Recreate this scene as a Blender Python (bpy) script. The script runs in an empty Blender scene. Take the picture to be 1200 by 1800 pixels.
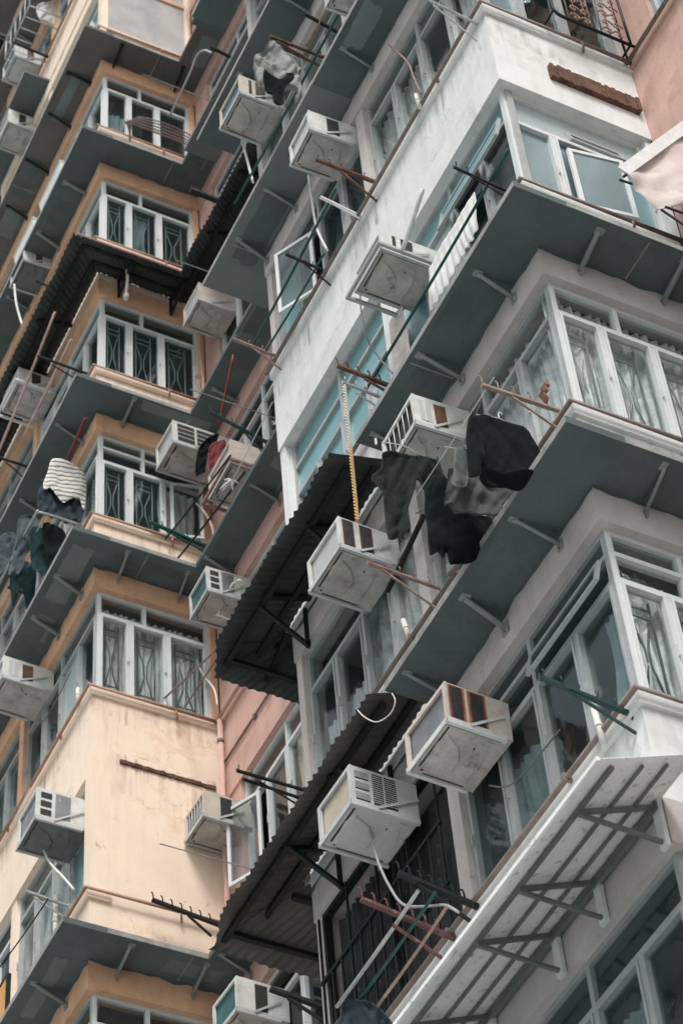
import bpy, bmesh, math, random
from mathutils import Vector, Matrix, noise
from mathutils.geometry import delaunay_2d_cdt
R = math.radians
random.seed(7)
SC = bpy.context.scene
COL = SC.collection

# ------------------------------------------------------------------ camera
cam_d = bpy.data.cameras.new("camera"); cam = bpy.data.objects.new("camera", cam_d); COL.objects.link(cam)
# rows of the world->camera rotation (camera x right, y down, z forward)
RW = ((0.89611478, -0.4387933, -0.06662395), (0.29846253, 0.70689391, -0.64126525), (0.32847896, 0.55476251, 0.76442143))
M = Matrix(((RW[0][0], -RW[1][0], -RW[2][0], 0), (RW[0][1], -RW[1][1], -RW[2][1], 0), (RW[0][2], -RW[1][2], -RW[2][2], 0), (0, 0, 0, 1)))
cam.matrix_world = M
cam_d.sensor_fit = 'HORIZONTAL'; cam_d.sensor_width = 36; cam_d.lens = 36 * 4371.7 / 1200
cam_d.clip_start = .1; cam_d.clip_end = 500
cam_d.dof.use_dof = True; cam_d.dof.focus_distance = 19.5; cam_d.dof.aperture_fstop = 4.5
SC.camera = cam

# ------------------------------------------------------------------ sky, sun, exposure
SUN_DIR = Vector((-.40, -.62, 1.0)).normalized()
world = bpy.data.worlds.new("World"); SC.world = world; world.use_nodes = True
nt = world.node_tree; bg = nt.nodes['Background']
sky = nt.nodes.new('ShaderNodeTexSky'); sky.sky_type = 'NISHITA'; sky.sun_disc = False
sky.sun_elevation = math.asin(SUN_DIR.z); sky.sun_rotation = math.atan2(SUN_DIR.x, SUN_DIR.y)
sky.air_density = 1.6; sky.dust_density = 5.0; sky.ozone_density = 1.0
hs = nt.nodes.new('ShaderNodeHueSaturation'); hs.inputs['Saturation'].default_value = .38; nt.links.new(sky.outputs[0], hs.inputs['Color']); nt.links.new(hs.outputs[0], bg.inputs[0]); bg.inputs[1].default_value = .135
sun_d = bpy.data.lights.new("sun", 'SUN'); sun_d.energy = 1.9; sun_d.angle = R(17); sun_d.color = (1, .985, .97)
sun = bpy.data.objects.new("sun", sun_d); COL.objects.link(sun)
sun.rotation_euler = SUN_DIR.to_track_quat('Z', 'Y').to_euler()
vs = SC.view_settings; vs.view_transform = 'Standard'; vs.look = 'None'; vs.exposure = 0.40; vs.gamma = 1; vs.use_curve_mapping = False
SC.cycles.max_bounces = 8; SC.cycles.transparent_max_bounces = 12

# ------------------------------------------------------------------ materials
MATS = {}
def mat(name, col, rough=.8, metal=0.0, var=.25, scale=2.0, streak=0.0, stain=None, stain_amt=0.0, bump=.15, stain_scale=3.0, spec=.3, fine=30.0, crack=0.0):
    if name in MATS: return MATS[name]
    m = bpy.data.materials.new(name); m.use_nodes = True
    n = m.node_tree.nodes; l = m.node_tree.links
    b = n['Principled BSDF']; b.inputs['Roughness'].default_value = rough; b.inputs['Metallic'].default_value = metal
    b.inputs['Specular IOR Level'].default_value = spec
    tc = n.new('ShaderNodeTexCoord'); oi = n.new('ShaderNodeObjectInfo')
    ml = n.new('ShaderNodeMath'); ml.operation = 'MULTIPLY'; ml.inputs[1].default_value = 37.0; l.new(oi.outputs['Random'], ml.inputs[0])
    ad = n.new('ShaderNodeVectorMath'); ad.operation = 'ADD'; l.new(tc.outputs['Object'], ad.inputs[0]); l.new(ml.outputs[0], ad.inputs[1])
    vec = ad.outputs[0]
    def noi(sc, det=6, vscale=None, r=.6):
        t = n.new('ShaderNodeTexNoise'); t.inputs['Scale'].default_value = sc; t.inputs['Detail'].default_value = det; t.inputs['Roughness'].default_value = r
        if vscale:
            mp = n.new('ShaderNodeMapping'); mp.inputs['Scale'].default_value = vscale; l.new(vec, mp.inputs[0]); l.new(mp.outputs[0], t.inputs[0])
        else: l.new(vec, t.inputs[0])
        return t.outputs[0]
    def ramp(src, a, b_, ca=(0, 0, 0, 1), cb=(1, 1, 1, 1)):
        r = n.new('ShaderNodeValToRGB'); r.color_ramp.elements[0].position = a; r.color_ramp.elements[1].position = b_
        r.color_ramp.elements[0].color = ca; r.color_ramp.elements[1].color = cb; l.new(src, r.inputs[0]); return r.outputs[0]
    def mix(f, a, b_, bt='MIX'):
        x = n.new('ShaderNodeMix'); x.data_type = 'RGBA'; x.blend_type = bt
        if isinstance(f, float): x.inputs[0].default_value = f
        else: l.new(f, x.inputs[0])
        for s, v in ((6, a), (7, b_)):
            if isinstance(v, tuple): x.inputs[s].default_value = v
            else: l.new(v, x.inputs[s])
        return x.outputs[2]
    c = tuple(col) + (1,)
    lo = tuple(v * (1 - var) for v in col) + (1,); hi = tuple(min(.9, v * (1 + var * .55)) for v in col) + (1,)
    out = ramp(noi(scale), .32, .68, lo, hi)
    sp = ramp(noi(fine, 3), .35, .65, (1 - var * .35,) * 3 + (1,), (1, 1, 1, 1))
    out = mix(1.0, out, sp, 'MULTIPLY')
    if streak > 0:
        s = ramp(noi(1.0, 5, (6, 6, .55)), .47, .72)
        sm = n.new('ShaderNodeMath'); sm.operation = 'MULTIPLY'; sm.inputs[1].default_value = streak; l.new(s, sm.inputs[0])
        out = mix(sm.outputs[0], out, tuple(v * .42 for v in col) + (1,))
    if stain is not None:
        s = ramp(noi(stain_scale, 8, None, .7), .56, .70)
        sm = n.new('ShaderNodeMath'); sm.operation = 'MULTIPLY'; sm.inputs[1].default_value = stain_amt; l.new(s, sm.inputs[0])
        out = mix(sm.outputs[0], out, tuple(stain) + (1,))
    if crack:
        vo = n.new('ShaderNodeTexVoronoi'); vo.feature = 'DISTANCE_TO_EDGE'; vo.inputs['Scale'].default_value = 1.15
        dn = n.new('ShaderNodeTexNoise'); dn.inputs['Scale'].default_value = 3.5; dn.inputs['Detail'].default_value = 6; l.new(vec, dn.inputs[0])
        dm = n.new('ShaderNodeVectorMath'); dm.operation = 'SCALE'; dm.inputs['Scale'].default_value = .55; l.new(dn.outputs['Color'], dm.inputs[0])
        da = n.new('ShaderNodeVectorMath'); da.operation = 'ADD'; l.new(vec, da.inputs[0]); l.new(dm.outputs[0], da.inputs[1]); l.new(da.outputs[0], vo.inputs['Vector'])
        cr = ramp(vo.outputs['Distance'], .002, .011, (1, 1, 1, 1), (0, 0, 0, 1)); mk = ramp(noi(1.1, 2), .52, .60)
        cm = n.new('ShaderNodeMath'); cm.operation = 'MULTIPLY'; l.new(cr, cm.inputs[0]); l.new(mk, cm.inputs[1])
        c2 = n.new('ShaderNodeMath'); c2.operation = 'MULTIPLY'; c2.inputs[1].default_value = crack; l.new(cm.outputs[0], c2.inputs[0])
        out = mix(c2.outputs[0], out, tuple(v * .35 for v in col) + (1,))
        # peeled patches with a hard edge
        pk = ramp(noi(4.5, 9, None, .72), .655, .668); pm = ramp(noi(.7, 2), .50, .62)
        pq = n.new('ShaderNodeMath'); pq.operation = 'MULTIPLY'; l.new(pk, pq.inputs[0]); l.new(pm, pq.inputs[1])
        p2 = n.new('ShaderNodeMath'); p2.operation = 'MULTIPLY'; p2.inputs[1].default_value = .75; l.new(pq.outputs[0], p2.inputs[0])
        out = mix(p2.outputs[0], out, (.34, .31, .28, 1))
        # long dark runs
        rn = ramp(noi(1.0, 4, (14, 14, .8)), .60, .74); rm_ = ramp(noi(.55, 2), .42, .60)
        rq = n.new('ShaderNodeMath'); rq.operation = 'MULTIPLY'; l.new(rn, rq.inputs[0]); l.new(rm_, rq.inputs[1])
        r2 = n.new('ShaderNodeMath'); r2.operation = 'MULTIPLY'; r2.inputs[1].default_value = .25; l.new(rq.outputs[0], r2.inputs[0])
        out = mix(r2.outputs[0], out, tuple(v * .38 for v in col) + (1,))
    l.new(out, b.inputs['Base Color'])
    if bump > 0:
        bp = n.new('ShaderNodeBump'); bp.inputs['Strength'].default_value = bump; bp.inputs['Distance'].default_value = .02
        l.new(noi(fine * .7, 5), bp.inputs['Height']); l.new(bp.outputs[0], b.inputs['Normal'])
    MATS[name] = m; return m

def glass(name, tint, refl=1.0, dens=.5, rough=.03):
    """window glass: tinted see-through layer under a clear reflecting skin, with faint dirt"""
    if name in MATS: return MATS[name]
    m = bpy.data.materials.new(name); m.use_nodes = True; n = m.node_tree.nodes; l = m.node_tree.links
    n.remove(n['Principled BSDF']); out = n['Material Output']
    tr = n.new('ShaderNodeBsdfTransparent'); tr.inputs[0].default_value = tuple(tint) + (1,)
    df = n.new('ShaderNodeBsdfDiffuse'); df.inputs[0].default_value = (.35 * tint[0] + .05, .36 * tint[1] + .06, .36 * tint[2] + .06, 1)
    gl = n.new('ShaderNodeBsdfGlossy'); gl.inputs['Roughness'].default_value = rough; gl.inputs[0].default_value = (.9, .95, .95, 1)
    tc = n.new('ShaderNodeTexCoord'); tx = n.new('ShaderNodeTexNoise'); tx.inputs['Scale'].default_value = 1.7; tx.inputs['Detail'].default_value = 5
    l.new(tc.outputs['Object'], tx.inputs[0])
    mr = n.new('ShaderNodeMapRange'); mr.inputs[1].default_value = .35; mr.inputs[2].default_value = .75; mr.inputs[3].default_value = dens * .5; mr.inputs[4].default_value = min(1, dens * 1.5)
    l.new(tx.outputs[0], mr.inputs[0])
    a = n.new('ShaderNodeMixShader'); l.new(mr.outputs[0], a.inputs[0]); l.new(tr.outputs[0], a.inputs[1]); l.new(df.outputs[0], a.inputs[2])
    lw = n.new('ShaderNodeLayerWeight'); lw.inputs[0].default_value = .5
    pw = n.new('ShaderNodeMath'); pw.operation = 'POWER'; pw.inputs[1].default_value = 4.0; l.new(lw.outputs['Facing'], pw.inputs[0])
    fm = n.new('ShaderNodeMath'); fm.operation = 'MULTIPLY_ADD'; fm.inputs[1].default_value = .55 * refl; fm.inputs[2].default_value = .035 * refl; fm.use_clamp = True; l.new(pw.outputs[0], fm.inputs[0])
    bm_ = n.new('ShaderNodeBump'); bm_.inputs['Strength'].default_value = .05; bm_.inputs['Distance'].default_value = .3
    l.new(tx.outputs[0], bm_.inputs['Height']); l.new(bm_.outputs[0], gl.inputs['Normal'])
    b = n.new('ShaderNodeMixShader'); l.new(fm.outputs[0], b.inputs[0]); l.new(a.outputs[0], b.inputs[1]); l.new(gl.outputs[0], b.inputs[2])
    l.new(b.outputs[0], out.inputs[0]); MATS[name] = m; return m

RUST = (.16, .055, .025)
mat('white_plaster', (.66, .675, .66), .9, var=.12, scale=1.3, streak=.22, stain=(.26, .23, .20), stain_amt=.35, stain_scale=2.2, crack=.32)
mat('taupe_plaster', (.50, .465, .45), .9, var=.15, scale=1.6, streak=.25, stain=(.2, .17, .15), stain_amt=.3, crack=.32)
mat('cream_plaster', (.80, .66, .53), .9, var=.08, scale=1.1, streak=.12, stain=(.60, .36, .20), stain_amt=.6, stain_scale=1.1, crack=.32)
mat('orange_plaster', (.66, .41, .26), .9, var=.18, scale=1.6, streak=.2, stain=(.25, .12, .06), stain_amt=.4, crack=.32)
mat('pink_plaster', (.57, .375, .32), .9, var=.15, scale=1.2, streak=.30, stain=(.30, .15, .10), stain_amt=.5, stain_scale=1.7, crack=.32)
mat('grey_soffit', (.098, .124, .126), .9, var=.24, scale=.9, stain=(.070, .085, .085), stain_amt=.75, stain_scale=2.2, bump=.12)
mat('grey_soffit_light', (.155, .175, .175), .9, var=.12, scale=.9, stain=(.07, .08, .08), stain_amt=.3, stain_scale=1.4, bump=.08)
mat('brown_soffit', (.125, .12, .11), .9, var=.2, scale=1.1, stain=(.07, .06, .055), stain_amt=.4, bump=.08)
mat('grey_board', (.40, .39, .38), .85, var=.2, scale=2.0, stain=(.22, .21, .2), stain_amt=.3)
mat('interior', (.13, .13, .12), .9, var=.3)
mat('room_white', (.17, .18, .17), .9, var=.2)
mat('aluminium', (.37, .395, .395), .45, .25, var=.15, scale=6, stain=(.25, .24, .22), stain_amt=.25, bump=.05, spec=.5)
mat('aluminium_white', (.58, .61, .61), .5, 0, var=.08, scale=6, stain=(.4, .38, .34), stain_amt=.25, bump=.04, spec=.4)
mat('ac_white', (.60, .61, .58), .5, 0, var=.18, scale=7, stain=(.30, .17, .09), stain_amt=.35, stain_scale=6, bump=.04, spec=.4)
mat('ac_cream', (.55, .49, .43), .55, 0, var=.14, scale=7, stain=(.30, .15, .08), stain_amt=.45, stain_scale=6, bump=.04)
mat('ac_pan', (.46, .435, .41), .7, 0, var=.28, scale=5, stain=(.20, .12, .08), stain_amt=.75, stain_scale=7, bump=.1)
mat('ac_grey', (.47, .49, .49), .6, .1, var=.12, scale=6, stain=(.3, .24, .2), stain_amt=.3, stain_scale=6)
mat('vent_dark', (.035, .035, .035), .8, var=.4, scale=20)
mat('coil_grey', (.26, .27, .275), .5, .4, var=.25, scale=4, stain=(.65, .66, .66), stain_amt=.6, stain_scale=14)
mat('coil_teal', (.07, .17, .18), .45, .2, var=.3, scale=5)
mat('coil_beige', (.50, .44, .34), .5, .2, var=.2, scale=3)
mat('coil_white', (.50, .51, .50), .5, .2, var=.12, scale=4)
mat('rust', (.13, .068, .048), .95, 0, var=.5, scale=9, stain=(.23, .13, .085), stain_amt=.7, stain_scale=12, bump=.5)
mat('rust_pink', (.28, .18, .155), .9, 0, var=.35, scale=9, stain=(.5, .46, .42), stain_amt=.7, stain_scale=10, bump=.4)
mat('dark_steel', (.013, .017, .018), .6, .3, var=.3, scale=9, stain=(.10, .05, .03), stain_amt=.4, stain_scale=12, bump=.2)
mat('green_paint', (.012, .045, .042), .5, 0, var=.3, scale=8, stain=(.09, .05, .03), stain_amt=.3, bump=.1)
mat('green_pole', (.006, .07, .055), .4, 0, var=.25, scale=6, bump=.03)
mat('galvanised', (.42, .43, .43), .5, .5, var=.2, scale=9, stain=(.25, .14, .08), stain_amt=.4, stain_scale=9)
mat('white_paint', (.62, .64, .62), .6, 0, var=.12, scale=8, stain=(.35, .2, .12), stain_amt=.3, stain_scale=9)
mat('pink_plastic', (.50, .36, .33), .6, 0, var=.2, scale=8)
mat('red_plastic', (.20, .028, .025), .5, 0, var=.2, scale=8)
mat('brown_pipe', (.20, .155, .135), .6, 0, var=.25, scale=7, stain=(.4, .33, .28), stain_amt=.35, stain_scale=9)
mat('orange_pipe', (.36, .22, .15), .6, 0, var=.2, scale=7, stain=(.5, .35, .25), stain_amt=.35)
mat('timber', (.30, .22, .165), .85, 0, var=.35, scale=9, stain=(.55, .5, .45), stain_amt=.6, stain_scale=12, bump=.4)
mat('tin_dark', (.050, .057, .056), .8, .0, var=.35, scale=1.8, streak=.2, stain=(.085, .062, .05), stain_amt=.6, stain_scale=2.6, bump=.1)
mat('tin_brown', (.095, .088, .080), .8, .0, var=.4, scale=1.8, stain=(.13, .085, .06), stain_amt=.6, stain_scale=2.6, bump=.1)
mat('tin_pink_edge', (.45, .26, .21), .8, 0, var=.3)
mat('white_sheet', (.82, .83, .82), .45, .0, var=.14, scale=1.8, stain=(.12, .10, .09), stain_amt=.85, stain_scale=16, bump=.08)
mat('grey_steel', (.15, .165, .165), .6, .2, var=.2, scale=7, stain=(.1, .07, .05), stain_amt=.3)
mat('hose_grey', (.30, .31, .305), .6, 0, var=.15)
mat('hose_white', (.62, .61, .57), .6, 0, var=.15)
mat('hose_dark', (.12, .12, .12), .6, 0, var=.15)
mat('cloth_black', (.006, .009, .010), .95, 0, var=.3, scale=5, bump=.2, spec=.08)
mat('cloth_hem_shade', (.0025, .004, .005), .98, 0, var=.2, spec=.02)  # darker black cloth: shade inside the sweatshirt hem put into the colour
mat('cloth_green', (.011, .017, .015), .85, 0, var=.35, scale=5, bump=.2, spec=.12)
mat('cloth_grey', (.07, .08, .08), .9, 0, var=.2, scale=5, bump=.3)
mat('cloth_jacket', (.25, .255, .24), .8, 0, var=.35, scale=4, bump=.3)
mat('cloth_denim', (.055, .075, .088), .9, 0, var=.35, scale=6, bump=.3)
mat('cloth_white', (.66, .66, .64), .9, 0, var=.12, scale=5, bump=.2)
mat('cloth_red', (.17, .03, .035), .9, 0, var=.3, scale=5)
mat('cloth_navy', (.02, .035, .045), .9, 0, var=.3, scale=5)
mat('curtain_silver', (.72, .73, .74), .5, .1, var=.35, scale=9, bump=.25)
mat('curtain_grey', (.62, .62, .62), .85, 0, var=.25, scale=5, bump=.2)
mat('curtain_cream', (.68, .62, .58), .85, 0, var=.25, scale=5, bump=.2)
mat('panel_teal', (.14, .29, .31), .35, 0, var=.14, scale=1.5, bump=.02, spec=.5)
mat('panel_turquoise', (.17, .345, .365), .35, 0, var=.14, scale=1.5, bump=.02, spec=.5)
mat('panel_slate', (.15, .22, .24), .25, 0, var=.16, scale=1.2, bump=.02, spec=.6)
mat('panel_pale', (.33, .40, .41), .35, 0, var=.10, scale=1.2, bump=.02, spec=.5)
mat('panel_orange', (.60, .30, .08), .5, 0, var=.1)
mat('bracket_paint', (.24, .26, .26), .7, 0, var=.15, scale=8, stain=(.12, .1, .09), stain_amt=.4, stain_scale=9)
mat('curtain_dark', (.030, .032, .034), .9, 0, var=.5, scale=3, stain=(.10, .085, .08), stain_amt=.7, stain_scale=5)
mat('rust_halo', (.40, .15, .06), .9, 0, var=.4, scale=9, stain=(.5, .3, .18), stain_amt=.6, stain_scale=12)
mat('edge_worn', (.30, .30, .285), .85, 0, var=.3, scale=5, stain=(.12, .11, .10), stain_amt=.6, stain_scale=8)
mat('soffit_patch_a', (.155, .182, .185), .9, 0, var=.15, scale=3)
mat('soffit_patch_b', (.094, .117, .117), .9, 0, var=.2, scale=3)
mat('rust_red', (.12, .06, .058), .9, 0, var=.35, scale=9, stain=(.28, .24, .22), stain_amt=.6, stain_scale=10, bump=.4)
mat('canvas_dirty', (.50, .44, .41), .9, 0, var=.2, scale=3, stain=(.28, .2, .17), stain_amt=.5)
mat('cloth_teal', (.02, .045, .05), .95, 0, var=.35, scale=5, bump=.2, spec=.08)
mat('rust_scroll', (.34, .20, .14), .85, 0, var=.3, scale=9)
mat('rubber_black', (.02, .02, .02), .7, 0, var=.2)
mat('asphalt', (.37, .40, .40), .9, 0, var=.25, scale=.6, fine=12)
glass('glass_dark', (.40, .52, .53), .8, .03)
glass('glass_clear', (.86, .885, .88), .7, .02)
glass('glass_milky', (.62, .68, .68), .5, .25)
glass('glass_tint', (.68, .76, .765), .8, .03)
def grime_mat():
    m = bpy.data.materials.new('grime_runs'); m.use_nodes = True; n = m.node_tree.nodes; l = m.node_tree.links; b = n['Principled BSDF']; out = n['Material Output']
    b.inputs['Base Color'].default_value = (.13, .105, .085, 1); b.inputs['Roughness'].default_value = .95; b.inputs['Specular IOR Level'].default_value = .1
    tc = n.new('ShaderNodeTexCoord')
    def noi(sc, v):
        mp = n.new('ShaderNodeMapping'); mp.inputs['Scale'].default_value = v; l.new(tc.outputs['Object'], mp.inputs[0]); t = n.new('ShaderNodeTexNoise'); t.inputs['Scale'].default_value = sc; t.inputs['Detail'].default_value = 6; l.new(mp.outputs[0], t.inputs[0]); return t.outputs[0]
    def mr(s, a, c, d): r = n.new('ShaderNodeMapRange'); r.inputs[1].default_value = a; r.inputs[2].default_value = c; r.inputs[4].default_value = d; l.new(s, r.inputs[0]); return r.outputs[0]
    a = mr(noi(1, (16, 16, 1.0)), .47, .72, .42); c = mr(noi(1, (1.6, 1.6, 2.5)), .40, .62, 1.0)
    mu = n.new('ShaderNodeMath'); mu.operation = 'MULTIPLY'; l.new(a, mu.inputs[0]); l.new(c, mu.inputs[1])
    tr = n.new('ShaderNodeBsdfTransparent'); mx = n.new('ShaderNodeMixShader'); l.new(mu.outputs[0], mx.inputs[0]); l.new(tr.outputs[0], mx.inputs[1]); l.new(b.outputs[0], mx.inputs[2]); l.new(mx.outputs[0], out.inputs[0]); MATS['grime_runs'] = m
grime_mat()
def chain_mat():
    m = bpy.data.materials.new('rope_chain'); m.use_nodes = True; n = m.node_tree.nodes; l = m.node_tree.links; b = n['Principled BSDF']
    tc = n.new('ShaderNodeTexCoord'); sp = n.new('ShaderNodeSeparateXYZ'); l.new(tc.outputs['Object'], sp.inputs[0])
    r = n.new('ShaderNodeValToRGB'); mr = n.new('ShaderNodeMapRange'); mr.inputs[1].default_value = 14.7; mr.inputs[2].default_value = 16.5
    l.new(sp.outputs[2], mr.inputs[0]); l.new(mr.outputs[0], r.inputs[0])
    r.color_ramp.elements[0].position = .45; r.color_ramp.elements[0].color = (.52, .33, .13, 1); r.color_ramp.elements[1].position = .6; r.color_ramp.elements[1].color = (.5, .48, .43, 1)
    l.new(r.outputs[0], b.inputs['Base Color']); b.inputs['Roughness'].default_value = .8; MATS['rope_chain'] = m
chain_mat()
def stripe_mat():
    m = bpy.data.materials.new('cloth_stripe'); m.use_nodes = True; n = m.node_tree.nodes; l = m.node_tree.links; b = n['Principled BSDF']
    tc = n.new('ShaderNodeTexCoord'); mp = n.new('ShaderNodeMapping'); mp.inputs['Rotation'].default_value = (0, .25, 0); l.new(tc.outputs['Object'], mp.inputs[0])
    w = n.new('ShaderNodeTexWave'); w.bands_direction = 'Z'; w.inputs['Scale'].default_value = 4.2; w.inputs['Distortion'].default_value = 1.6; w.inputs['Detail'].default_value = 1.5; w.inputs['Detail Scale'].default_value = 2
    l.new(mp.outputs[0], w.inputs[0]); r = n.new('ShaderNodeValToRGB'); r.color_ramp.elements[0].position = .12; r.color_ramp.elements[0].color = (.13, .13, .13, 1)
    r.color_ramp.elements[1].position = .34; r.color_ramp.elements[1].color = (.62, .60, .55, 1); l.new(w.outputs[0], r.inputs[0]); l.new(r.outputs[0], b.inputs['Base Color'])
    b.inputs['Roughness'].default_value = .95; MATS['cloth_stripe'] = m
stripe_mat()

# ------------------------------------------------------------------ mesh helpers
class MB:
    def __init__(s): s.v = []; s.f = []; s.m = []; s.sm = []; s.mats = []
    def mi(s, name):
        if name not in s.mats: s.mats.append(name)
        return s.mats.index(name)
    def face(s, idx, mt, smooth=False): s.f.append(idx); s.m.append(s.mi(mt)); s.sm.append(smooth)
    def hexa(s, P, mt):
        b = len(s.v); s.v += [tuple(p) for p in P]
        for q in ((0, 3, 2, 1), (4, 5, 6, 7), (0, 1, 5, 4), (1, 2, 6, 5), (2, 3, 7, 6), (3, 0, 4, 7)): s.face(tuple(b + i for i in q), mt)
    def box(s, x0, x1, y0, y1, z0, z1, mt):
        if x0 > x1: x0, x1 = x1, x0
        if y0 > y1: y0, y1 = y1, y0
        if z0 > z1: z0, z1 = z1, z0
        s.hexa(((x0, y0, z0), (x1, y0, z0), (x1, y1, z0), (x0, y1, z0), (x0, y0, z1), (x1, y0, z1), (x1, y1, z1), (x0, y1, z1)), mt)
    def bar(s, p, q, w, h, mt, up=(0, 0, 1)):
        p = Vector(p); q = Vector(q); d = (q - p).normalized(); up = Vector(up)
        if abs(d.dot(up)) > .98: up = Vector((1, 0, 0))
        a = d.cross(up).normalized() * (w / 2); b = a.cross(d).normalized() * (h / 2)
        s.hexa((p - a - b, p + a - b, q + a - b, q - a - b, p - a + b, p + a + b, q + a + b, q - a + b), mt)
    def tube(s, pts, r, mt, n=8, cap=True):
        pts = [Vector(p) for p in pts]; rings = []; prev = None
        for i, p in enumerate(pts):
            d = (pts[min(i + 1, len(pts) - 1)] - pts[max(i - 1, 0)])
            if d.length < 1e-9: d = Vector((0, 0, 1))
            d.normalize()
            if prev is None: a = d.cross(Vector((0, 0, 1)) if abs(d.z) < .9 else Vector((1, 0, 0))).normalized()
            else: a = (prev - d * prev.dot(d)).normalized()
            prev = a; b = d.cross(a); rr = r[i] if isinstance(r, (list, tuple)) else r
            base = len(s.v)
            s.v += [tuple(p + a * math.cos(t) * rr + b * math.sin(t) * rr) for t in (2 * math.pi * k / n for k in range(n))]
            rings.append(base)
        for i in range(len(rings) - 1):
            for k in range(n):
                a_, b_ = rings[i], rings[i + 1]; s.face((a_ + k, a_ + (k + 1) % n, b_ + (k + 1) % n, b_ + k), mt, True)
        if cap:
            s.face(tuple(rings[0] + k for k in range(n))[::-1], mt); s.face(tuple(rings[-1] + k for k in range(n)), mt)
    def quad(s, P, mt):
        b = len(s.v); s.v += [tuple(p) for p in P]; s.face(tuple(range(b, b + len(P))), mt)
    def grid(s, fn, nu, nv, mt, smooth=True):
        b = len(s.v)
        for j in range(nv + 1):
            for i in range(nu + 1): s.v.append(tuple(fn(i / nu, j / nv)))
        for j in range(nv):
            for i in range(nu):
                a = b + j * (nu + 1) + i; s.face((a, a + 1, a + nu + 2, a + nu + 1), mt, smooth)
    def build(s, name, parent=None, solid=0):
        me = bpy.data.meshes.new(name); me.from_pydata(s.v, [], s.f)
        for m in s.mats: me.materials.append(MATS[m])
        me.polygons.foreach_set('material_index', s.m); me.polygons.foreach_set('use_smooth', s.sm)
        bm = bmesh.new(); bm.from_mesh(me); bmesh.ops.recalc_face_normals(bm, faces=bm.faces); bm.to_mesh(me); bm.free()
        me.update(); o = bpy.data.objects.new(name, me); COL.objects.link(o)
        if parent is not None: o.parent = parent
        if solid:
            md = o.modifiers.new('solid', 'SOLIDIFY'); md.thickness = solid
        return o
GROUPS = {'air conditioner': 'window air conditioners on the facades', 'drying rack': 'laundry racks sticking out from the sills', 'pole': 'laundry poles laid on the racks', 'hose': 'drain hoses',
    'trousers': 'trousers hung out to dry', 'shirt': 'shirts hung out to dry', 'jeans': 'jeans on the wire rail', 'sheet': 'sheets hung out to dry', 'drain spout': 'white plastic drain spouts', 'building': 'apartment blocks of the estate',
    'drying rail': 'drying rails at the windows', 'rag': 'white rags', 'ledge': 'broken ledges on the end walls', 'pipe': 'loose pipes', 'cable': 'loose cables'}
def tag(o, label, cat, group=None, kind=None):
    group = group or GROUPS.get(cat)
    if label: o['label'] = label
    if cat: o['category'] = cat
    if group: o['group'] = group
    if kind: o['kind'] = kind
    return o
def empty(name, loc=(0, 0, 0)):
    o = bpy.data.objects.new(name, None); COL.objects.link(o); o.location = loc; o.empty_display_size = .1; return o
def smooth_path(pts, n=6):
    pts = [Vector(p) for p in pts]; out = []
    for i in range(len(pts) - 1):
        p0 = pts[max(i - 1, 0)]; p1 = pts[i]; p2 = pts[i + 1]; p3 = pts[min(i + 2, len(pts) - 1)]
        for k in range(n):
            t = k / n; out.append(.5 * ((2 * p1) + (p2 - p0) * t + (2 * p0 - 5 * p1 + 4 * p2 - p3) * t * t + (3 * p1 - p0 - 3 * p2 + p3) * t ** 3))
    out.append(pts[-1]); return out

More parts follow.
